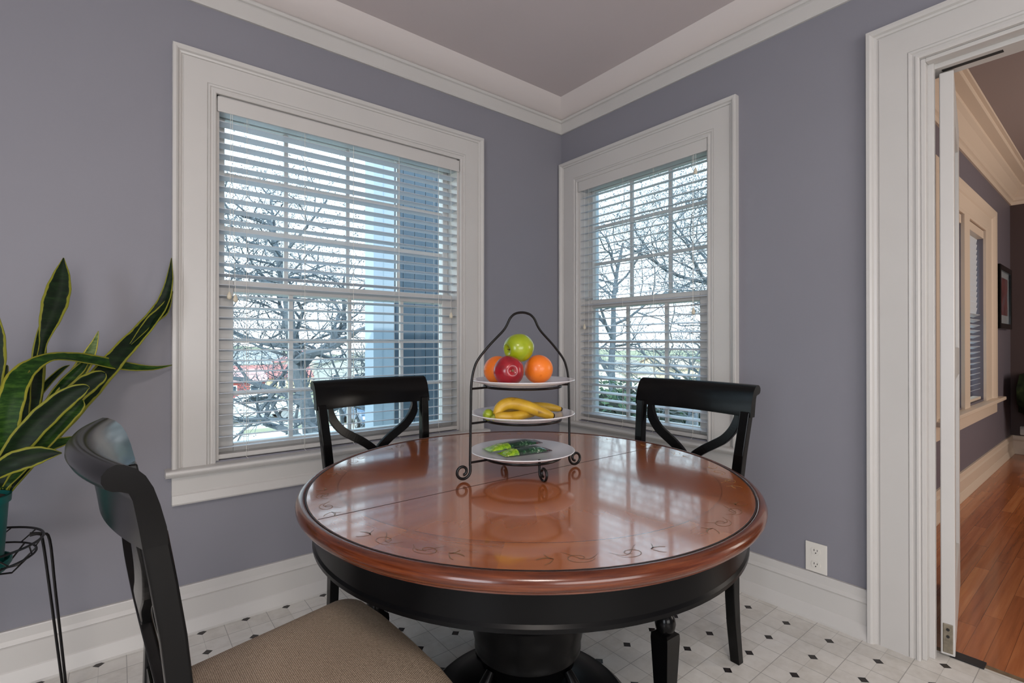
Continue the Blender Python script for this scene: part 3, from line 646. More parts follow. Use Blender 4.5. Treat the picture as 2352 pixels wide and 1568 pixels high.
place(ch0,-2.271,-1.313,-87.6,'nearest black dining chair, beige woven seat in view, beside the plant stand')
c1=copy_tree(ch0); place(c1,-1.428,-0.337,-176.51,'black dining chair in front of the left window, behind the table')
c2=copy_tree(ch0); place(c2,-0.512,-1.26,87.41,'black dining chair standing below the right window, outlet side of the table')

# ============================================================= TIERED STAND
SC=Vector((-1.3455,-1.22,0)); sd=Vector((0.98069,-0.19559,0)); sn=Vector((0.19559,0.98069,0))
st=thing('tiered_plate_stand',(SC.x,SC.y,0.76),'black iron three-tier plate stand with scroll feet on the table','stand')
def SP(s_,z,d=0): return SC+sd*s_+sn*d+Vector((0,0,z))
def smooth(P,k=6):
    P=[Vector(p) for p in P]; out=[]
    for i in range(len(P)-1):
        p0=P[max(i-1,0)];p1=P[i];p2=P[i+1];p3=P[min(i+2,len(P)-1)]
        for j in range(k):
            t_=j/k; out.append(0.5*((2*p1)+(-p0+p2)*t_+(2*p0-5*p1+4*p2-p3)*t_*t_+(-p0+3*p1-3*p2+p3)*t_**3))
    out.append(P[-1]); return out
half=[(0.165,0.80),(0.164,0.86),(0.163,0.93),(0.162,1.0),(0.160,1.035),(0.153,1.068),(0.140,1.095),(0.105,1.135),(0.066,1.172),(0.052,1.190),(0.040,1.212),(0.024,1.225),(0.0,1.2295)]
arc=[(s_,z) for s_,z in half]+[(-s_,z) for s_,z in reversed(half[:-1])]
pts=smooth([SP(s_,z) for s_,z in arc],4)
obj('arched_frame',MB().tube(pts,0.0036,10),m_iron,st,smooth=True)
def scroll(direction,side,base):
    # foot scroll lying in the plane of 'direction'
    P=[]
    for q in range(26):
        a=-PI/2*0.0+ (-0.0)+q/25*2*PI*1.22
        rad=0.0225*(1-0.62*q/25)
        # start tangent to post (post at angle PI), go down/around
        ang=PI+a
        cx=0.0225
        P.append(base+direction*(cx+rad*math.cos(ang))+Vector((0,0,0.7862+rad*math.sin(ang))))
    return P
for s_ in (-1,1):
    pl=scroll(sd*s_,s_,SC+sd*(s_*0.164)); P=[SC+sd*(s_*0.164)+Vector((0,0,0.802))]+pl
    obj('scroll_foot',MB().tube(P,0.0040,10),m_iron,st,smooth=True)
for s_ in (-1,1):
    base=SC+sn*(s_*0.098)
    P=[base+Vector((0,0,0.820)),base+Vector((0,0,0.802))]+scroll(sn*s_,s_,base)
    obj('scroll_foot',MB().tube(P,0.0036,10),m_iron,st,smooth=True)
PZ=(0.822,0.930,1.026)
for z in PZ:
    mb=MB().tube([SC+Vector((0.112*math.cos(2*PI*j/48),0.112*math.sin(2*PI*j/48),z-0.011)) for j in range(48)],0.0036,8,closed=True)
    for s_ in (-1,1): mb.tube([SP(s_*0.112,z-0.011),SP(s_*0.164,z-0.013)],0.0032,8)
    obj('plate_ring',mb,m_iron,st,smooth=True)
plates=[]
for z,lab in zip(PZ,('white plate on the lowest tier of the stand, holding green wrapped snacks','white plate on the middle tier of the stand, holding bananas','white plate on the top tier of the stand, holding apples and oranges')):
    pr_=[(0.001,-0.010),(0.080,-0.010),(0.082,-0.0145),(0.088,-0.0145),(0.090,-0.009),(0.112,-0.0055),(0.150,0.006),(0.1525,0.008),(0.1515,0.0095),(0.149,0.0095),(0.112,-0.001),(0.094,-0.0045),(0.088,-0.0065),(0.001,-0.0065)]
    tag(obj('plate',MB().lathe(pr_,(SC.x,SC.y,z),64),m_porc,None,smooth=True,angle=50),lab,'plate','white plates on the tiered stand')
PL=[z-0.0065 for z in PZ]
# ------------------------------------------------------------- fruit
def fruit_mat(name,stops,scale=6,rough=0.35,coat=0.2,bump=None):
    t=NT(name,rough,coat=coat); c=t.ramp(t.noise(t.tc.outputs['Object'],scale,4),stops)
    if bump: t.bump(t.noise(t.tc.outputs['Object'],bump[0],2),bump[1],0.001)
    return t.out(c)
m_orange=fruit_mat('orange_peel',[(0.3,(216,98,16)),(0.7,(236,126,28))],5,0.42,0.15,(380,0.35))
m_red=fruit_mat('red_apple_skin',[(0.3,(112,8,20)),(0.55,(150,14,30)),(0.8,(176,58,56))],30,0.28,0.25)
m_green=fruit_mat('green_apple_skin',[(0.3,(120,138,10)),(0.6,(150,164,22)),(0.8,(164,160,40))],12,0.3,0.25)
m_stem=mat('brown_stem',(84,62,34),0.7); m_calyx=mat('dry_calyx',(120,104,72),0.8)
def pt_on(px,py,d):  # point at given distance offset along stand normal plane
    c=Vector((CAMX,CAMY,CAMZ)); r_=fw+rt*((px-1176)/F)-up*((py-784)/F); t_=((SC+sn*d-c).dot(sn))/(r_.dot(sn)); return c+r_*t_
def orange(px,d,R,label,navel):
    z=PL[2]+R+0.001; p=pt_on(px,830,d); root=thing('orange',(p.x,p.y,z),label,'fruit','oranges on the top plate')
    mb=MB(); rows=[]
    for i in range(25):
        a=PI*i/24; rr=R*math.sin(a)*(1-0.03*math.exp(-((a)/0.2)**2)); zz=R*0.97*math.cos(a); zz-=0.0025*math.exp(-(a/0.18)**2)
        rows.append([(rr*math.cos(2*PI*j/32)+1e-5*j,rr*math.sin(2*PI*j/32),zz) for j in range(32)])
    mb.grid(rows,closed_u=True,caps=True); q=navel.normalized().to_track_quat('Z','Y').to_matrix().to_4x4(); mb.xf(q)
    o=obj('orange_peel',mb,m_orange,root,smooth=True,angle=180,world=False)
    mb=MB().lathe([(0.0005,R*0.97-0.0022),(0.0028,R*0.97-0.0018),(0.0034,R*0.97-0.0032)],(0,0,0),10); mb.xf(q); obj('stem_button',mb,m_calyx,root,world=False)
    return root
def apple(p,R,axis,m,label,stem=True,sy=0.92,calyx=True,catg='fruit'):
    root=thing('apple',p,label,'fruit'); mb=MB(); rows=[]
    for i in range(33):
        a=PI*i/32; rr=R*math.sin(a)*(1+0.05*math.cos(a)); zz=R*sy*math.cos(a)
        zz-=R*0.34*math.exp(-(a/0.30)**2); zz+=R*0.20*math.exp(-((PI-a)/0.24)**2)
        row=[]
        for j in range(40):
            th=2*PI*j/40; lob=1+0.022*math.cos(5*th)*(1 if a>1.6 else 0.3)*math.sin(a); row.append((rr*lob*math.cos(th)+1e-6*j,rr*lob*math.sin(th),zz))
        rows.append(row)
    mb.grid(rows,closed_u=True,caps=True); q=Vector(axis).normalized().to_track_quat('Z','Y').to_matrix().to_4x4(); mb.xf(q)
    obj('apple_skin',mb,m,root,smooth=True,angle=180,world=False)
    if stem:
        mb=MB().tube([(0,0,R*0.52),(0.001,0,R*0.75),(0.004,0.001,R*1.0)],[0.0012,0.0011,0.0017],8); mb.xf(q); obj('stem',mb,m_stem,root,world=False,smooth=True)
    if calyx:
        mb=MB(); 
        for k in range(5):
            th=2*PI*k/5; mb.tube([(0.001*math.cos(th),0.001*math.sin(th),-R*sy+R*0.19),(0.0045*math.cos(th),0.0045*math.sin(th),-R*sy+R*0.14)],[0.0012,0.0004],5)
        mb.xf(q); obj('calyx',mb,m_calyx,root,world=False)
    return root
R_=0.0425
orange(1237,-0.012,R_,'large orange on the right of the top plate',Vector((0.5,0.8,0.4)))
pL=pt_on(1140,830,0.028); orange(1143,0.028,0.041,'orange on the left of the top plate, partly behind the red apple',Vector((-0.45,-0.85,0.02)))
pr_a=pt_on(1169,850,-0.050); apple((pr_a.x,pr_a.y,PL[2]+0.0432),0.0425,(0.33,0.92,-0.08),m_red,'red apple lying on its side at the front of the top plate',stem=False,sy=0.90)
pg=pt_on(1192,800,-0.005); apple((pg.x,pg.y,1.126),0.0410,(-0.94,0.10,-0.12),m_green,'green apple resting on top of the oranges and red apple',stem=True,sy=1.12,calyx=False)
m_ban=fruit_mat('banana_peel',[(0.28,(104,70,18)),(0.37,(176,136,28)),(0.7,(200,160,44))],26,0.45,0.05)
m_bgreen=mat('banana_stem_green',(140,146,44),0.55,var=(40,(110,92,48),0.6)); m_btip=mat('banana_tip_brown',(58,44,26),0.8)
def banana(P,r,label):
    P=[Vector(p) for p in P]
    for p_ in P[1:-2]: p_.z=max(p_.z,zb+r*1.0)
    root=thing('banana',P[len(P)//2],label,'fruit','bananas on the middle plate')
    pts=smooth(P,6); n=len(pts); rr=[]
    for i in range(n):
        t_=i/(n-1); rr.append(r*max(0.34,min(1,(math.sin(PI*min(1,max(0,(t_-0.02)/0.96)))**0.42))) if 0.08<t_<0.95 else r*(0.34 if t_<=0.08 else 0.40))
    obj('banana_peel',MB().tube(pts[5:-2],rr[5:-2],6,),m_ban,root,smooth=True,angle=80,subsurf=1)
    obj('banana_stem',MB().tube(pts[:6],[r*0.42]*3+[r*0.40,r*0.42,r*0.45],8),m_bgreen,root,smooth=True)
    obj('banana_tip',MB().tube(pts[-3:],[r*0.42,r*0.34,r*0.28],8),m_btip,root,smooth=True)
zb=PL[1]
def bp(px,py,d): return pt_on(px,py,d)
banana([bp(1136,964,-0.050),bp(1141,952,-0.050),bp(1150,935,-0.048),bp(1172,926,-0.050),bp(1205,932,-0.058),bp(1238,944,-0.070),bp(1262,953,-0.080),bp(1273,955,-0.083)],0.0210,'topmost banana, arching from its green stem across the middle plate')
banana([bp(1130,962,-0.052),bp(1140,958,-0.058),bp(1152,956,-0.068),bp(1170,957,-0.074),bp(1188,957,-0.070),bp(1205,954,-0.055),bp(1222,950,-0.035),bp(1232,948,-0.025)],0.0165,'banana tucked under the topmost one at the front of the middle plate')
banana([bp(1128,958,-0.030),bp(1140,950,-0.025),bp(1155,946,-0.010),bp(1190,938,0.004),bp(1225,934,0.010),bp(1255,934,0.006),bp(1280,938,-0.004),bp(1291,940,-0.008)],0.0170,'banana at the back of the middle plate, its dark tip to the right')
pk=bp(1122,947,-0.02)
lm=thing('lime',(pk.x,pk.y,PL[1]+0.0175),'small green lime at the left end of the bananas','fruit')
mb=MB(); rows=[]
for i in range(17):
    a=PI*i/16; rows.append([(0.016*math.sin(a)*math.cos(2*PI*j/20)+1e-6*j,0.016*math.sin(a)*math.sin(2*PI*j/20),0.019*math.cos(a)+0.003*math.exp(-(a/0.25)**2)) for j in range(20)])
mb.grid(rows,closed_u=True,caps=True); mb.xf(Vector((-0.8,-0.5,0.3)).normalized().to_track_quat('Z','Y').to_matrix().to_4x4())
obj('lime_peel',mb,fruit_mat('lime_peel',[(0.3,(120,140,20)),(0.7,(160,172,40))],20,0.4,0.2),lm,smooth=True,angle=180,world=False); obj('stem_button',MB().box(-0.016,-0.012,-0.010,-0.006,0.004,0.008),m_stem,lm,world=False)
# wrapped snacks
def wrapper(a,b_,w,hh,label,lime_end,tilt):
    a=Vector(a); b_=Vector(b_); root=thing('wrapped_snack',(a+b_)/2,label,'snack','green wrapped snacks on the lowest plate'); d=(b_-a); L=d.length; d.normalize(); s_=d.cross(Vector((0,0,1))).normalized(); n_=s_.cross(d).normalized()
    s_=(s_*math.cos(tilt)+n_*math.sin(tilt)).normalized(); n_=s_.cross(d).normalized()
    if n_.z<0: n_=-n_
    t=NT('wrapper_foil_'+('lime' if lime_end else 'dark'),0.2,coat=0.7); q=t.noise(t.tc.outputs['Object'],42,5,0.75)
    c=t.ramp(q,[(0.32,(8,30,20)),(0.50,(12,54,32)),(0.60,(28,84,46)),(0.655,(196,204,190)),(0.70,(150,70,66)),(0.75,(30,70,44))]); t.bump(q,0.8,0.004); mg=t.out(c)
    t2=NT('wrapper_panel_'+('lime' if lime_end else 'dark'),0.25,coat=0.6); q2=t2.noise(t2.tc.outputs['Object'],60,4,0.7); m2=t2.out(t2.ramp(q2,[(0.35,(40,86,24)),(0.5,(140,184,30)),(0.62,(180,204,60)),(0.70,(214,214,190))])); t2.bump(q2,0.8,0.004)
    m3=mat('wrapper_red_end',(92,36,34),0.3,coat=0.5,var=(90,(40,24,26),0.9))
    def rows_(t0,t1,n):
        rows=[]
        for i in range(n):
            u=t0+(t1-t0)*i/(n-1); e=min(u,1-u); h=hh*min(1,max(0,(e-0.05))/0.20)**0.6+0.0005; ww=w*(1+0.10*(1-min(1,e/0.12)))*(0.96+0.04*math.sin(i*2.3))
            zig=0.0015*math.sin(u*170) if e<0.07 else 0
            row=[]
            for j in range(18):
                th=2*PI*j/18; cs,sn_=math.cos(th),math.sin(th); row.append(a+d*(u*L)+s_*(ww*(abs(cs)**0.8)*(1 if cs>0 else -1))+n_*(h*sn_*(1 if sn_>0 else 0.35)+zig+hh*0.35))
            rows.append(row)
        return rows
    k1=0.40 if lime_end else 0.30
    obj('wrapper_body',MB().grid(rows_(k1-0.01,0.88,18),closed_u=True,caps=True),mg,root,smooth=True)
    obj('lime_green_panel',MB().grid(rows_(0.0,k1,16),closed_u=True,caps=True),m2,root,smooth=True)
    obj('red_end',MB().grid(rows_(0.87,1.0,12),closed_u=True,caps=True),m3,root,smooth=True)
zw=PL[0]+0.001
A2=at(1150,1048,'z',zw); B2=at(1257,1034,'z',zw)
wrapper(A2,B2,0.026,0.013,'dark green wrapped snack lying nearer the front edge of the lowest plate',False,0.0)
A_=at(1116,1037,'z',zw+0.006); B_=at(1236,1016,'z',zw+0.016)
wrapper(A_,B_,0.027,0.012,'green wrapped snack with lime end, leaning on the one in front of it',True,0.0)

# ============================================================= PLANT AND STAND
PC=Vector((-2.606,-0.33,0))
ps=thing('plant_stand',(PC.x,PC.y,0),'black wire plant stand against the left wall','stand')
RS=0.165
obj('top_ring',MB().tube([PC+Vector((RS*math.cos(2*PI*j/48),RS*math.sin(2*PI*j/48),0.575)) for j in range(48)],0.0035,8,closed=True),m_iron,ps,smooth=True)
obj('lower_ring',MB().tube([PC+Vector((0.150*math.cos(2*PI*j/48),0.150*math.sin(2*PI*j/48),0.535)) for j in range(48)],0.003,8,closed=True),m_iron,ps,smooth=True)
mb=MB()
for k in range(6):
    th=PI*k/6+0.15; mb.tube([PC+Vector((0.150*math.cos(th),0.150*math.sin(th),0.537)),PC+Vector((0.112*math.cos(th),0.112*math.sin(th),0.496)),PC+Vector((0,0,0.494)),PC+Vector((-0.112*math.cos(th),-0.112*math.sin(th),0.496)),PC+Vector((-0.150*math.cos(th),-0.150*math.sin(th),0.537))],0.0025,6)
for k in range(12):
    th=2*PI*k/12; th2=th+PI/12; mb.tube([PC+Vector((RS*math.cos(th),RS*math.sin(th),0.575)),PC+Vector((0.150*math.cos(th2),0.150*math.sin(th2),0.535))],0.002,6)
obj('wire_shelf',mb,m_iron,ps,smooth=True)
for k in range(3):
    th=math.radians(8+120*k); r1=Vector((math.cos(th),math.sin(th),0)); tn=Vector((-math.sin(th),math.cos(th),0)); mb=MB()
    for s_ in (-1,1):
        P=[PC+r1*(RS-0.03)+Vector((0,0,0.578+s_*0.003)),PC+r1*(RS-0.006+s_*0.003)+Vector((0,0,0.573)),PC+r1*(RS+0.006+s_*0.0075)+Vector((0,0,0.55)),PC+r1*(RS+0.020+s_*0.006)+Vector((0,0,0.40)),PC+r1*(RS+0.045+s_*0.004)+Vector((0,0,0.12)),PC+r1*(RS+0.055+s_*0.003)+Vector((0,0,0.003))]
        mb.tube(smooth(P,4),0.0036,8)
    obj('leg',mb,m_iron,ps,smooth=True)
sp_=thing('snake_plant',(PC.x,PC.y,0.505),'snake plant with yellow-edged leaves in a teal pot on the wire stand','plant')
m_pot=mat('teal_plastic_pot',(0,92,84),0.4,var=(5,(0,74,72),0.5),spec=0.3)
pot=obj('plant_pot',MB().lathe([(0.001,0.505),(0.080,0.505),(0.082,0.51),(0.0925,0.690),(0.098,0.692),(0.099,0.712),(0.094,0.713),(0.091,0.70),(0.001,0.70)],(PC.x,PC.y,0),48),m_pot,sp_,smooth=True)
obj('saucer',MB().lathe([(0.001,0.500),(0.090,0.500),(0.100,0.518),(0.100,0.530),(0.096,0.530),(0.093,0.512),(0.001,0.506)],(PC.x,PC.y,0),48),m_pot,pot,smooth=True)
obj('potting_soil',MB().lathe([(0.001,0.703),(0.09,0.701),(0.09,0.695),(0.001,0.695)],(PC.x,PC.y,0),32),mat('potting_soil',(52,36,24),0.95,bump=(80,0.8,0.01)),pot)
def leaf(P,m,face=0.0,seed=0):
    """P: list of (px,py,y_plane,width_px,twist)"""
    ctr=[];wd=[];tw=[]
    for q in P:
        p=at(q[0],q[1],'y',q[2]); ctr.append(p); wd.append(q[3]*depth(p)/F); tw.append(q[4] if len(q)>4 else face)
    def cr(A,k=5):
        out=[]
        for i in range(len(A)-1):
            p0=A[max(i-1,0)];p1=A[i];p2=A[i+1];p3=A[min(i+2,len(A)-1)]
            for j in range(k):
                t_=j/k; out.append(0.5*((2*p1)+(-p0+p2)*t_+(2*p0-5*p1+4*p2-p3)*t_*t_+(-p0+3*p1-3*p2+p3)*t_**3))
        out.append(A[-1]); return out
    c_=cr(ctr);w_=cr(wd);t_=cr(tw); rows=[]; rnd=random.Random(seed)
    cv=Vector((CAMX,CAMY,CAMZ))
    for i,p in enumerate(c_):
        T=(c_[min(i+1,len(c_)-1)]-c_[max(i-1,0)]).normalized(); V=(cv-p).normalized(); S=T.cross(V).normalized(); N=S.cross(T).normalized()
        a=math.radians(t_[i]); S2=S*math.cos(a)+N*math.sin(a); N2=N*math.cos(a)-S*math.sin(a)
        w=max(w_[i],0.0008)/2*(1+0.03*math.sin(i*1.7+seed))/max(0.35,abs(math.cos(a))); row=[]
        for k in range(7):
            u=-1+k/3; row.append(p+S2*(u*w)+N2*((abs(u)**1.5-0.5)*w*0.35))
        rows.append(row)
    mb=MB(); mb.grid(rows,attr=lambda i,j:-1+j/3)
    return obj('leaf',mb,m,sp_,smooth=True,angle=180,solid=0.0022)
LF=[
 ([(8,1125,-.33,14),(40,1040,-.32,22),(66,960,-.30,26),(82,900,-.28,24),(90,840,-.26,17),(100,790,-.24,14,35),(113,742,-.22,34,10),(128,690,-.20,46,0),(140,640,-.18,34),(146,592,-.16,2)],m_leafD),
 ([(12,1125,-.30,14),(60,1000,-.27,20),(80,930,-.25,22),(86,860,-.23,26),(92,790,-.22,22),(99,735,-.21,6),(101,722,-.21,1)],m_leafD),
 ([(4,1120,-.40,30),(10,1020,-.42,42),(24,930,-.42,46),(45,868,-.38,44,10),(80,836,-.33,30,30),(125,820,-.28,18,50),(200,825,-.2,22,45),(280,840,-.12,20,35),(350,845,-.06,10,20),(396,838,-.03,1)],m_leafM),
 ([(15,1125,-.30,22),(80,1035,-.27,40),(150,955,-.22,46),(220,876,-.17,44),(280,808,-.13,38,10),(335,750,-.09,30,35),(372,700,-.07,24,30),(388,650,-.06,16,10),(394,592,-.05,1)],m_leafD),
 ([(300,790,-.12,4),(345,738,-.085,20),(375,712,-.07,22),(394,676,-.06,4),(396,668,-.06,1)],m_leafD),
 ([(20,1120,-.26,14),(70,1030,-.22,26),(120,945,-.19,30),(165,880,-.17,32),(196,830,-.16,28),(216,790,-.16,14),(226,760,-.16,1)],m_leafL),
 ([(30,1080,-.20,10),(80,980,-.19,18),(120,920,-.18,24),(150,880,-.18,24),(185,845,-.18,20),(205,822,-.18,4)],m_leafM),
 ([(10,1110,-.36,20),(70,1010,-.32,34),(140,935,-.29,42),(195,885,-.27,44),(232,862,-.26,28),(242,856,-.26,4)],m_leafD),
 ([(-10,1115,-.45,26),(30,1040,-.46,44),(90,968,-.46,50),(150,915,-.45,44),(190,893,-.45,26),(206,890,-.45,2)],m_leafD),
 ([(5,1120,-.42,18),(55,1065,-.42,26),(100,1015,-.42,32),(150,960,-.42,34),(178,930,-.42,30),(188,918,-.42,8)],m_leafM),
 ([(10,1110,-.38,14),(60,1050,-.36,26),(110,1025,-.33,26),(150,1012,-.30,18),(176,1003,-.28,4)],m_leafM),
 ([(-20,1090,-.52,30),(30,1062,-.54,48),(75,1048,-.54,46),(110,1042,-.54,28),(142,1040,-.54,2)],m_leafD),
 ([(12,1120,-.34,16),(35,1050,-.36,24),(45,980,-.37,30),(52,930,-.37,26),(62,880,-.36,14),(68,850,-.36,1)],m_leafD),
 ([(-5,1110,-.30,14),(20,1020,-.26,16),(50,960,-.2,14),(100,890,-.14,14),(140,850,-.11,10),(160,838,-.10,1)],m_leafD),
 ([(-30,1110,-.36,24),(-28,950,-.36,34),(-18,840,-.36,44),(-14,770,-.35,36),(-14,700,-.35,4)],m_leafD),
 ([(-20,1080,-.3,14),(-10,960,-.28,20),(2,900,-.26,18),(14,848,-.25,8),(16,838,-.25,1)],m_leafD),
 ([(0,1120,-.35,12),(20,1100,-.34,14),(34,1080,-.33,14),(48,1062,-.33,10)],m_leafM),
]
for i,(P,m) in enumerate(LF): leaf(P,m,seed=i)

# ============================================================= OUTDOORS
GZ=-3.0; rnd=random.Random(7)
def gmat(name,a,b_,sc=1.5): return mat(name,a,0.95,var=(sc,b_,1.0),spec=0.1)
def gz(r_,a):
    if r_<34: return GZ
    if r_<80: q=(r_-34)/46; return GZ-4.4*(q*q*(3-2*q))
    if r_<150: return GZ-4.4
    q=min(1,(r_-150)/70); return GZ-4.4+q*(6.0+2.2*math.sin(a*9)+1.2*math.sin(a*23+1))
rows=[]
for r_ in (0.1,10,20,30,34,40,46,52,58,64,72,80,100,125,150,165,180,195,220,260):
    rows.append([(r_*math.cos(2*PI*j/120),r_*math.sin(2*PI*j/120),gz(r_,2*PI*j/120)) for j in range(120)])
mb=MB(); mb.grid(rows,closed_u=True); structure('ground_lawn',mb,gmat('lawn_grass',(128,128,104),(156,152,126),0.25),smooth=True)
structure('ground_street',MB().box(-30,18,24.0,33,GZ-0.1,GZ+0.02),gmat('asphalt',(190,182,170),(172,166,158),0.8))
structure('ground_sidewalk',MB().box(-30,22,20.5,22.5,GZ-0.1,GZ+0.05),gmat('concrete_walk',(210,204,192),(188,182,172),1.0))
structure('ground_driveway',MB().box(-6,2.2,4,24,GZ-0.1,GZ+0.03),gmat('concrete_drive',(206,202,196),(182,180,178),0.7))
# porch pier and slatted screen outside the left window
m_pier=mat('pale_blue_siding',(160,174,188),0.6); m_screen=mat('slate_blue_boards',(70,84,98),0.6)
r=thing('porch_pillar',(-0.335,2.1,GZ),'pale square porch pillar outside the left window','pillar')
obj('pillar_shaft',MB().box(-0.437,-0.236,2.0,2.2,GZ,3.3),m_pier,r); mb=MB(); mb.box(-0.46,-0.21,1.98,2.22,GZ,GZ+0.3); obj('pillar_base',mb,m_pier,r)
mb=MB()
mb.box(-0.345,-0.341,1.996,2.0,GZ,3.3); obj('board_joint',mb,mat('siding_joint',(150,165,178),0.7),r)
r=thing('porch_screen',(0.1,2.1,GZ),'dark slate-blue board screen beside the porch pillar','screen')
x=-0.236
k=0
mb=MB()
while x<0.55:
    mb.box(x+0.003,x+0.118,2.055,2.085,GZ,3.3); x+=0.121
obj('screen_boards',mb,m_screen,r)
for z in (-1.0,0.2,1.4,2.6): obj('screen_rail',MB().box(-0.236,0.55,2.085,2.13,z,z+0.08),m_screen,r)
r=tag(obj('porch_beam',MB().box(-0.9,0.55,2.02,2.18,3.0,3.3),m_pier,None),'pale blue porch beam above the porch pillar','beam')
mb=MB(); mb.box(0.30,0.33,1.2,1.23,GZ,3.3)
# outside trim of the right window (seen at its left edge)
structure('trim_window_outside',MB().box(0.121,0.175,-0.168,-0.06,0.60,2.24),mat('outside_window_trim',(214,222,228),0.6))
# bare trees
def tree(name,base,height,seed,label,bark,levels=4,crown=1.0,tr=0.16,lean=(0,0),low=0.18,kids=(7,6,5,4),buds=True,flat=0.0,cone=0.0):
    rn=random.Random(seed); root=thing(name,base,label,'tree','bare trees outside the windows'); tk=MB(); br=MB(); bd=MB(); base=Vector(base)
    def grow(p,d,L,r0,lv):
        n=7 if lv==0 else (6 if lv==1 else (5 if lv==2 else 4)); pts=[p.copy()]; rad=[r0]; q=p.copy(); dv=d.copy()
        for i in range(n):
            j=0.12 if lv==0 else 0.34
            dv=(dv+Vector((rn.gauss(0,j),rn.gauss(0,j),rn.gauss(0,j*0.7)+(0.05 if lv else 0.1)))).normalized(); q=q+dv*(L/n); pts.append(q.copy()); rad.append(max(r0*(1-0.75*(i+1)/n),0.0028))
        (tk if lv==0 else br).tube(pts,rad,8 if lv==0 else (5 if lv<3 else 3))
        if lv<levels:
            K=kids[lv] if lv<len(kids) else 4
            for k in range(K):
                t_=(low if lv==0 else 0.2)+(1-(low if lv==0 else 0.2))*(k+rn.random()*0.8)/K; ii=min(n-1,int(t_*n)); pp=pts[ii].lerp(pts[ii+1],t_*n-ii if t_*n-ii<1 else 1); dd_=(pts[ii+1]-pts[ii]).normalized()
                ax=Vector((rn.gauss(0,1),rn.gauss(0,1),rn.gauss(0,0.6))).normalized(); side=(ax-dd_*ax.dot(dd_)).normalized()
                nd=(dd_*rn.uniform(0.2,0.7)+side+Vector((0,0,0.30-flat))).normalized()
                grow(pp,nd,L*rn.uniform(0.48,0.72)*(crown*(1-cone*t_) if lv==0 else 1),max(rad[ii]*0.58,0.004),lv+1)
        elif buds:
            e_=pts[-1]; dv.normalize(); bd.tube([e_,e_+dv*0.02,e_+dv*0.045],[0.004,0.011,0.002],4)
    grow(base,Vector((lean[0],lean[1],1)).normalized(),height,tr,0)
    obj('trunk',tk,bark,root,smooth=True); obj('branches',br,bark,root,smooth=True)
    if buds: obj('buds',bd,bark,root)
    return root
m_bark=mat('grey_bark',(98,106,114),0.9,var=(6,(74,82,90),0.8))
pA1=at(752,900,'y',7.5); pA2=at(640,900,'y',11)
tree('bare_tree',(pA1.x,7.5,GZ),6.9,11,'gnarled bare tree with dense twigs filling the left window',m_bark,crown=0.95,tr=0.19,low=0.28,kids=(16,8,6,4),flat=0.22,cone=0.65)
pB1=at(1520,900,'x',7.0)
tree('bare_tree',(7.0,pB1.y,GZ),7.6,23,'tall budding bare tree filling the middle of the right window',m_bark,crown=0.60,tr=0.15,low=0.34,kids=(17,7,6,5))
pB2=at(1400,900,'x',10.0)
tree('bare_tree',(10.0,pB2.y,GZ),8.0,31,'budding bare tree at the left side of the right window',m_bark,crown=0.65,tr=0.16,low=0.36,kids=(13,7,6,4))
pB3=at(1615,900,'x',14.0)
tree('bare_tree',(14.0,pB3.y,GZ),7.5,43,'bare tree at the right side of the right window',m_bark,crown=0.7,tr=0.15,low=0.3,kids=(10,6,5,3))
# shrubs below the right window
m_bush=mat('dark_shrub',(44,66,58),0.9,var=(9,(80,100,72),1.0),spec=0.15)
def bush(x,y,r_,h,label,seed):
    rn=random.Random(seed); root=thing('evergreen_shrub',(x,y,GZ),label,'shrub','evergreen shrubs outside the right window'); mb=MB()
    for k in range(1500):
        a=rn.uniform(0,2*PI); b_=math.acos(rn.uniform(-0.1,1)); R2=rn.uniform(0.75,1.02); c_=Vector((x+r_*R2*math.sin(b_)*math.cos(a),y+r_*R2*math.sin(b_)*math.sin(a),GZ+h*R2*math.cos(b_)))
        u=Vector((rn.gauss(0,1),rn.gauss(0,1),rn.gauss(0,1))).normalized(); v=u.orthogonal().normalized(); s_=0.09
        i=len(mb.v); mb.vert(c_-u*s_);mb.vert(c_+v*s_*0.5);mb.vert(c_+u*s_);mb.vert(c_-v*s_*0.5); mb.face((i,i+1,i+2,i+3))
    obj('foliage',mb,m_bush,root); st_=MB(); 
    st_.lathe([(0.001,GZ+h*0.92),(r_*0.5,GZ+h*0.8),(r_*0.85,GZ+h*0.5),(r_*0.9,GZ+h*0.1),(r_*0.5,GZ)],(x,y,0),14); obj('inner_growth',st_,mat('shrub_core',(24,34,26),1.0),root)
for i,(px,xx,r_,h) in enumerate(((1385,5.2,0.95,3.45),(1440,7.4,1.0,3.4),(1510,9.6,1.1,2.9),(1600,11.8,1.2,3.1))):
    p=at(px,900,'x',xx); bush(xx,p.y,r_,h,('tallest dark shrub, outside the left edge of the right window','dark shrub second from the left outside the right window','low dark shrub behind the crest of the right chair','dark shrub outside the right edge of the right window')[i],i)
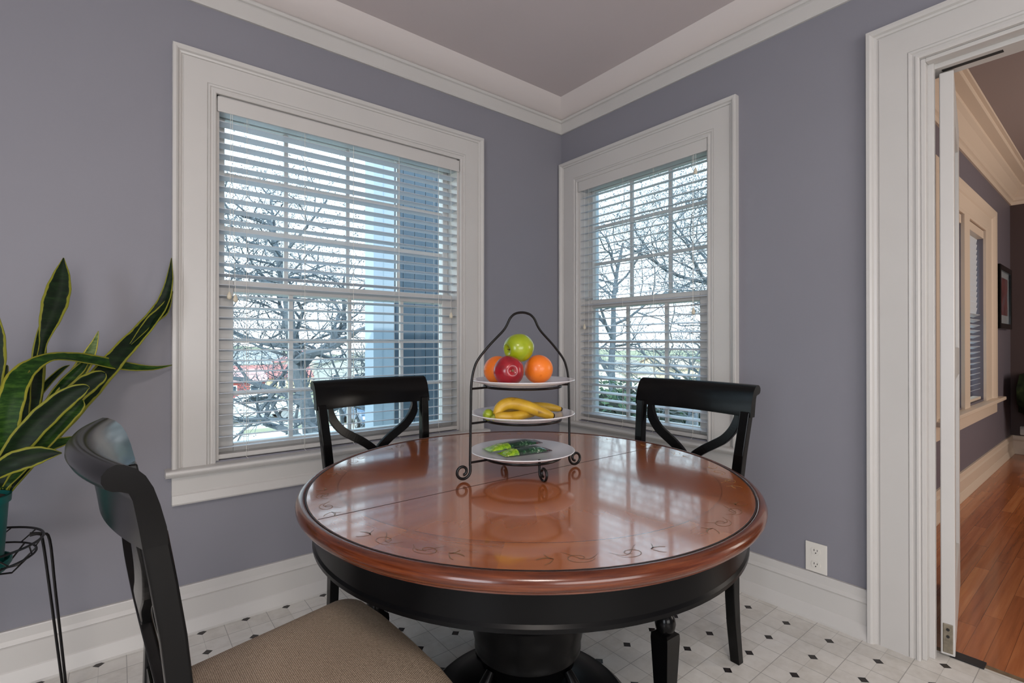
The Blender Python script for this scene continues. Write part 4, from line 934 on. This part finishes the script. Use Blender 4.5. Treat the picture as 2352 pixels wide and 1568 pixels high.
# houses
def house(x,y,wx,wy,h,rh,cw,cr,label,nwin=3,gable_x=True):
    r=thing('house',(x,y,HZ),label,'house'); mw=mat('house_wall',cw,0.8); mr=mat('house_roof',cr,0.9,var=(2,tuple(max(0,c-25) for c in cr),0.8)); mb=MB(); mb.box(x-wx/2,x+wx/2,y-wy/2,y+wy/2,HZ,HZ+h)
    if gable_x:  # ridge along x
        for s_ in (-1,1): mb.grid([[(x+s_*wx/2,y-wy/2,HZ+h),(x+s_*wx/2,y+wy/2,HZ+h)],[(x+s_*wx/2,y,HZ+h+rh)]*2])
        rf=MB().prism([(-wy/2-0.4,-0.15),(0,rh+0.1),(wy/2+0.4,-0.15),(wy/2+0.4,-0.35),(0,rh-0.12),(-wy/2-0.4,-0.35)],x-wx/2-0.4,x+wx/2+0.4,lambda u,v,a:(a,y+u,HZ+h+v+0.15))
    else:
        for s_ in (-1,1): mb.grid([[(x-wx/2,y+s_*wy/2,HZ+h),(x+wx/2,y+s_*wy/2,HZ+h)],[(x,y+s_*wy/2,HZ+h+rh)]*2])
        rf=MB().prism([(-wx/2-0.4,-0.15),(0,rh+0.1),(wx/2+0.4,-0.15),(wx/2+0.4,-0.35),(0,rh-0.12),(-wx/2-0.4,-0.35)],y-wy/2-0.4,y+wy/2+0.4,lambda u,v,a:(x+u,a,HZ+h+v+0.15))
    obj('wall',mb,mw,r); obj('roof',rf,mr,r)
    mg=mat('house_window_glass',(60,74,88),0.1); mf=mat('house_white_trim',(236,232,226),0.6)
    for k in range(nwin):
        wx_=x-wx/2+wx*(k+0.5)/nwin; fr=obj('window_frame',MB().box(wx_-0.65,wx_+0.65,y-wy/2-0.05,y-wy/2,HZ+0.9,HZ+2.3),mf,r); obj('pane',MB().box(wx_-0.5,wx_+0.5,y-wy/2-0.07,y-wy/2-0.04,HZ+1.05,HZ+2.15),mg,fr)
    return r
def hx(px,y): return at(px,850,'y',y).x
HZ=GZ-4.45
house(hx(525,84),84,9,6,2.9,1.4,(176,92,88),(190,150,144),'low red house with white trim behind the bare tree, far left through the window',3)
house(hx(615,93),93,13,6,2.7,1.8,(210,194,160),(176,120,114),'tan house with a reddish roof across the street',4)
house(hx(805,102),102,13,7,4.6,1.4,(176,178,174),(150,150,146),'large grey house across the street, nearest the porch pillar',3,False)
house(hx(700,112),112,11,7,4.6,2.2,(204,190,180),(184,126,122),'taller house with a reddish gable roof behind the tan house',2,False)
house(hx(560,122),122,15,7,4.0,2.6,(206,202,190),(160,160,160),'cream house with a grey roof in the far distance',3)
house(hx(850,132),132,12,7,4.0,2.0,(226,220,208),(160,150,140),'cream low house partly hidden by the porch pillar',2)
def hxb(px,x): return at(px,850,'x',x).y
def houseb(x,px,wx,wy,h,rh,cw,cr,label): return house(x,hxb(px,x),wx,wy,h,rh,cw,cr,label,3)
houseb(70,1420,9,10,3.4,1.8,(214,206,196),(150,140,130),'pale house beyond the trees, left part of the right window')
houseb(84,1530,10,10,3.8,2.0,(206,190,168),(168,150,136),'tan house beyond the trees, behind the right chair')
houseb(98,1610,10,10,4.0,1.6,(206,202,196),(120,132,110),'pale grey house beyond the trees, right edge of the right window')
# cars
def car(x,y,rz,paint,label,L=4.5,suv=False):
    r=thing('car',(x,y,GZ),label,'car',rz=rz); hh=1.7 if suv else 1.42
    prof=[(-L/2,0.35),(-L/2,0.75),(-L/2+0.15,0.92),(-L/2+0.75,0.98),(-L/2+1.25,hh-0.08),(-L/2+1.6,hh),(L/2-1.9,hh),(L/2-1.15,0.98),(L/2-0.2,0.82),(L/2,0.60),(L/2,0.35)]
    mb=MB().prism(prof,-0.86,0.86,lambda u,v,a:(u,a,v)); mp=mat('car_paint',paint,0.25,metal=0.2,coat=0.8); b=obj('body',mb,mp,r,bevel=0.10,seg=3,world=False)
    mgl=mat('car_glass',(26,32,40),0.08,coat=0.5); mb=MB()
    win=[(-L/2+0.98,1.02),(-L/2+1.36,hh-0.12),(-L/2+1.62,hh-0.07),(L/2-1.98,hh-0.07),(L/2-1.40,1.02)]
    for s_ in (-1,1): mb.prism(win,s_*0.862,s_*0.875,lambda u,v,a:(u,a,v))
    obj('side_window',mb,mgl,r,world=False)
    mb=MB(); mb.grid([[(L/2-1.88,-0.7,hh-0.03),(L/2-1.88,0.7,hh-0.03)],[(L/2-1.16,-0.76,1.02),(L/2-1.16,0.76,1.02)],[(L/2-1.17,-0.76,0.99),(L/2-1.17,0.76,0.99)]]); obj('windscreen',mb,mgl,r,world=False,solid=0.03)
    mt=mat('tyre',(24,24,26),0.8); mh=mat('hubcap',(190,192,196),0.3,metal=0.8)
    for sx in (-1,1):
        for s_ in (-1,1):
            wb=obj('wheel',MB().tube([(sx*L*0.31,s_*0.68,0.33),(sx*L*0.31,s_*0.90,0.33)],0.33,20),mt,r,world=False,bevel=0.02); obj('hubcap',MB().tube([(sx*L*0.31,s_*0.895,0.33),(sx*L*0.31,s_*0.915,0.33)],0.20,16),mh,wb,world=False)
    mb=MB(); mb.box(L/2-0.03,L/2+0.01,-0.5,0.5,0.50,0.68); obj('grille',mb,mt,r,world=False)
    for s_ in (-1,1): obj('headlamp',MB().box(L/2-0.12,L/2-0.0,s_*0.58,s_*0.82,0.60,0.74),mat('headlamp_glass',(226,230,236),0.1),r,world=False)
    return r
car(at(580,930,'y',27).x,27,PI,(232,230,226),'white car parked in the street, seen from the side low in the left window')
car(at(842,955,'y',22).x,22.0,-PI/2-0.1,(56,84,116),'dark blue car facing the house beside the porch pillar',suv=True)
print('objects',len(bpy.data.objects))
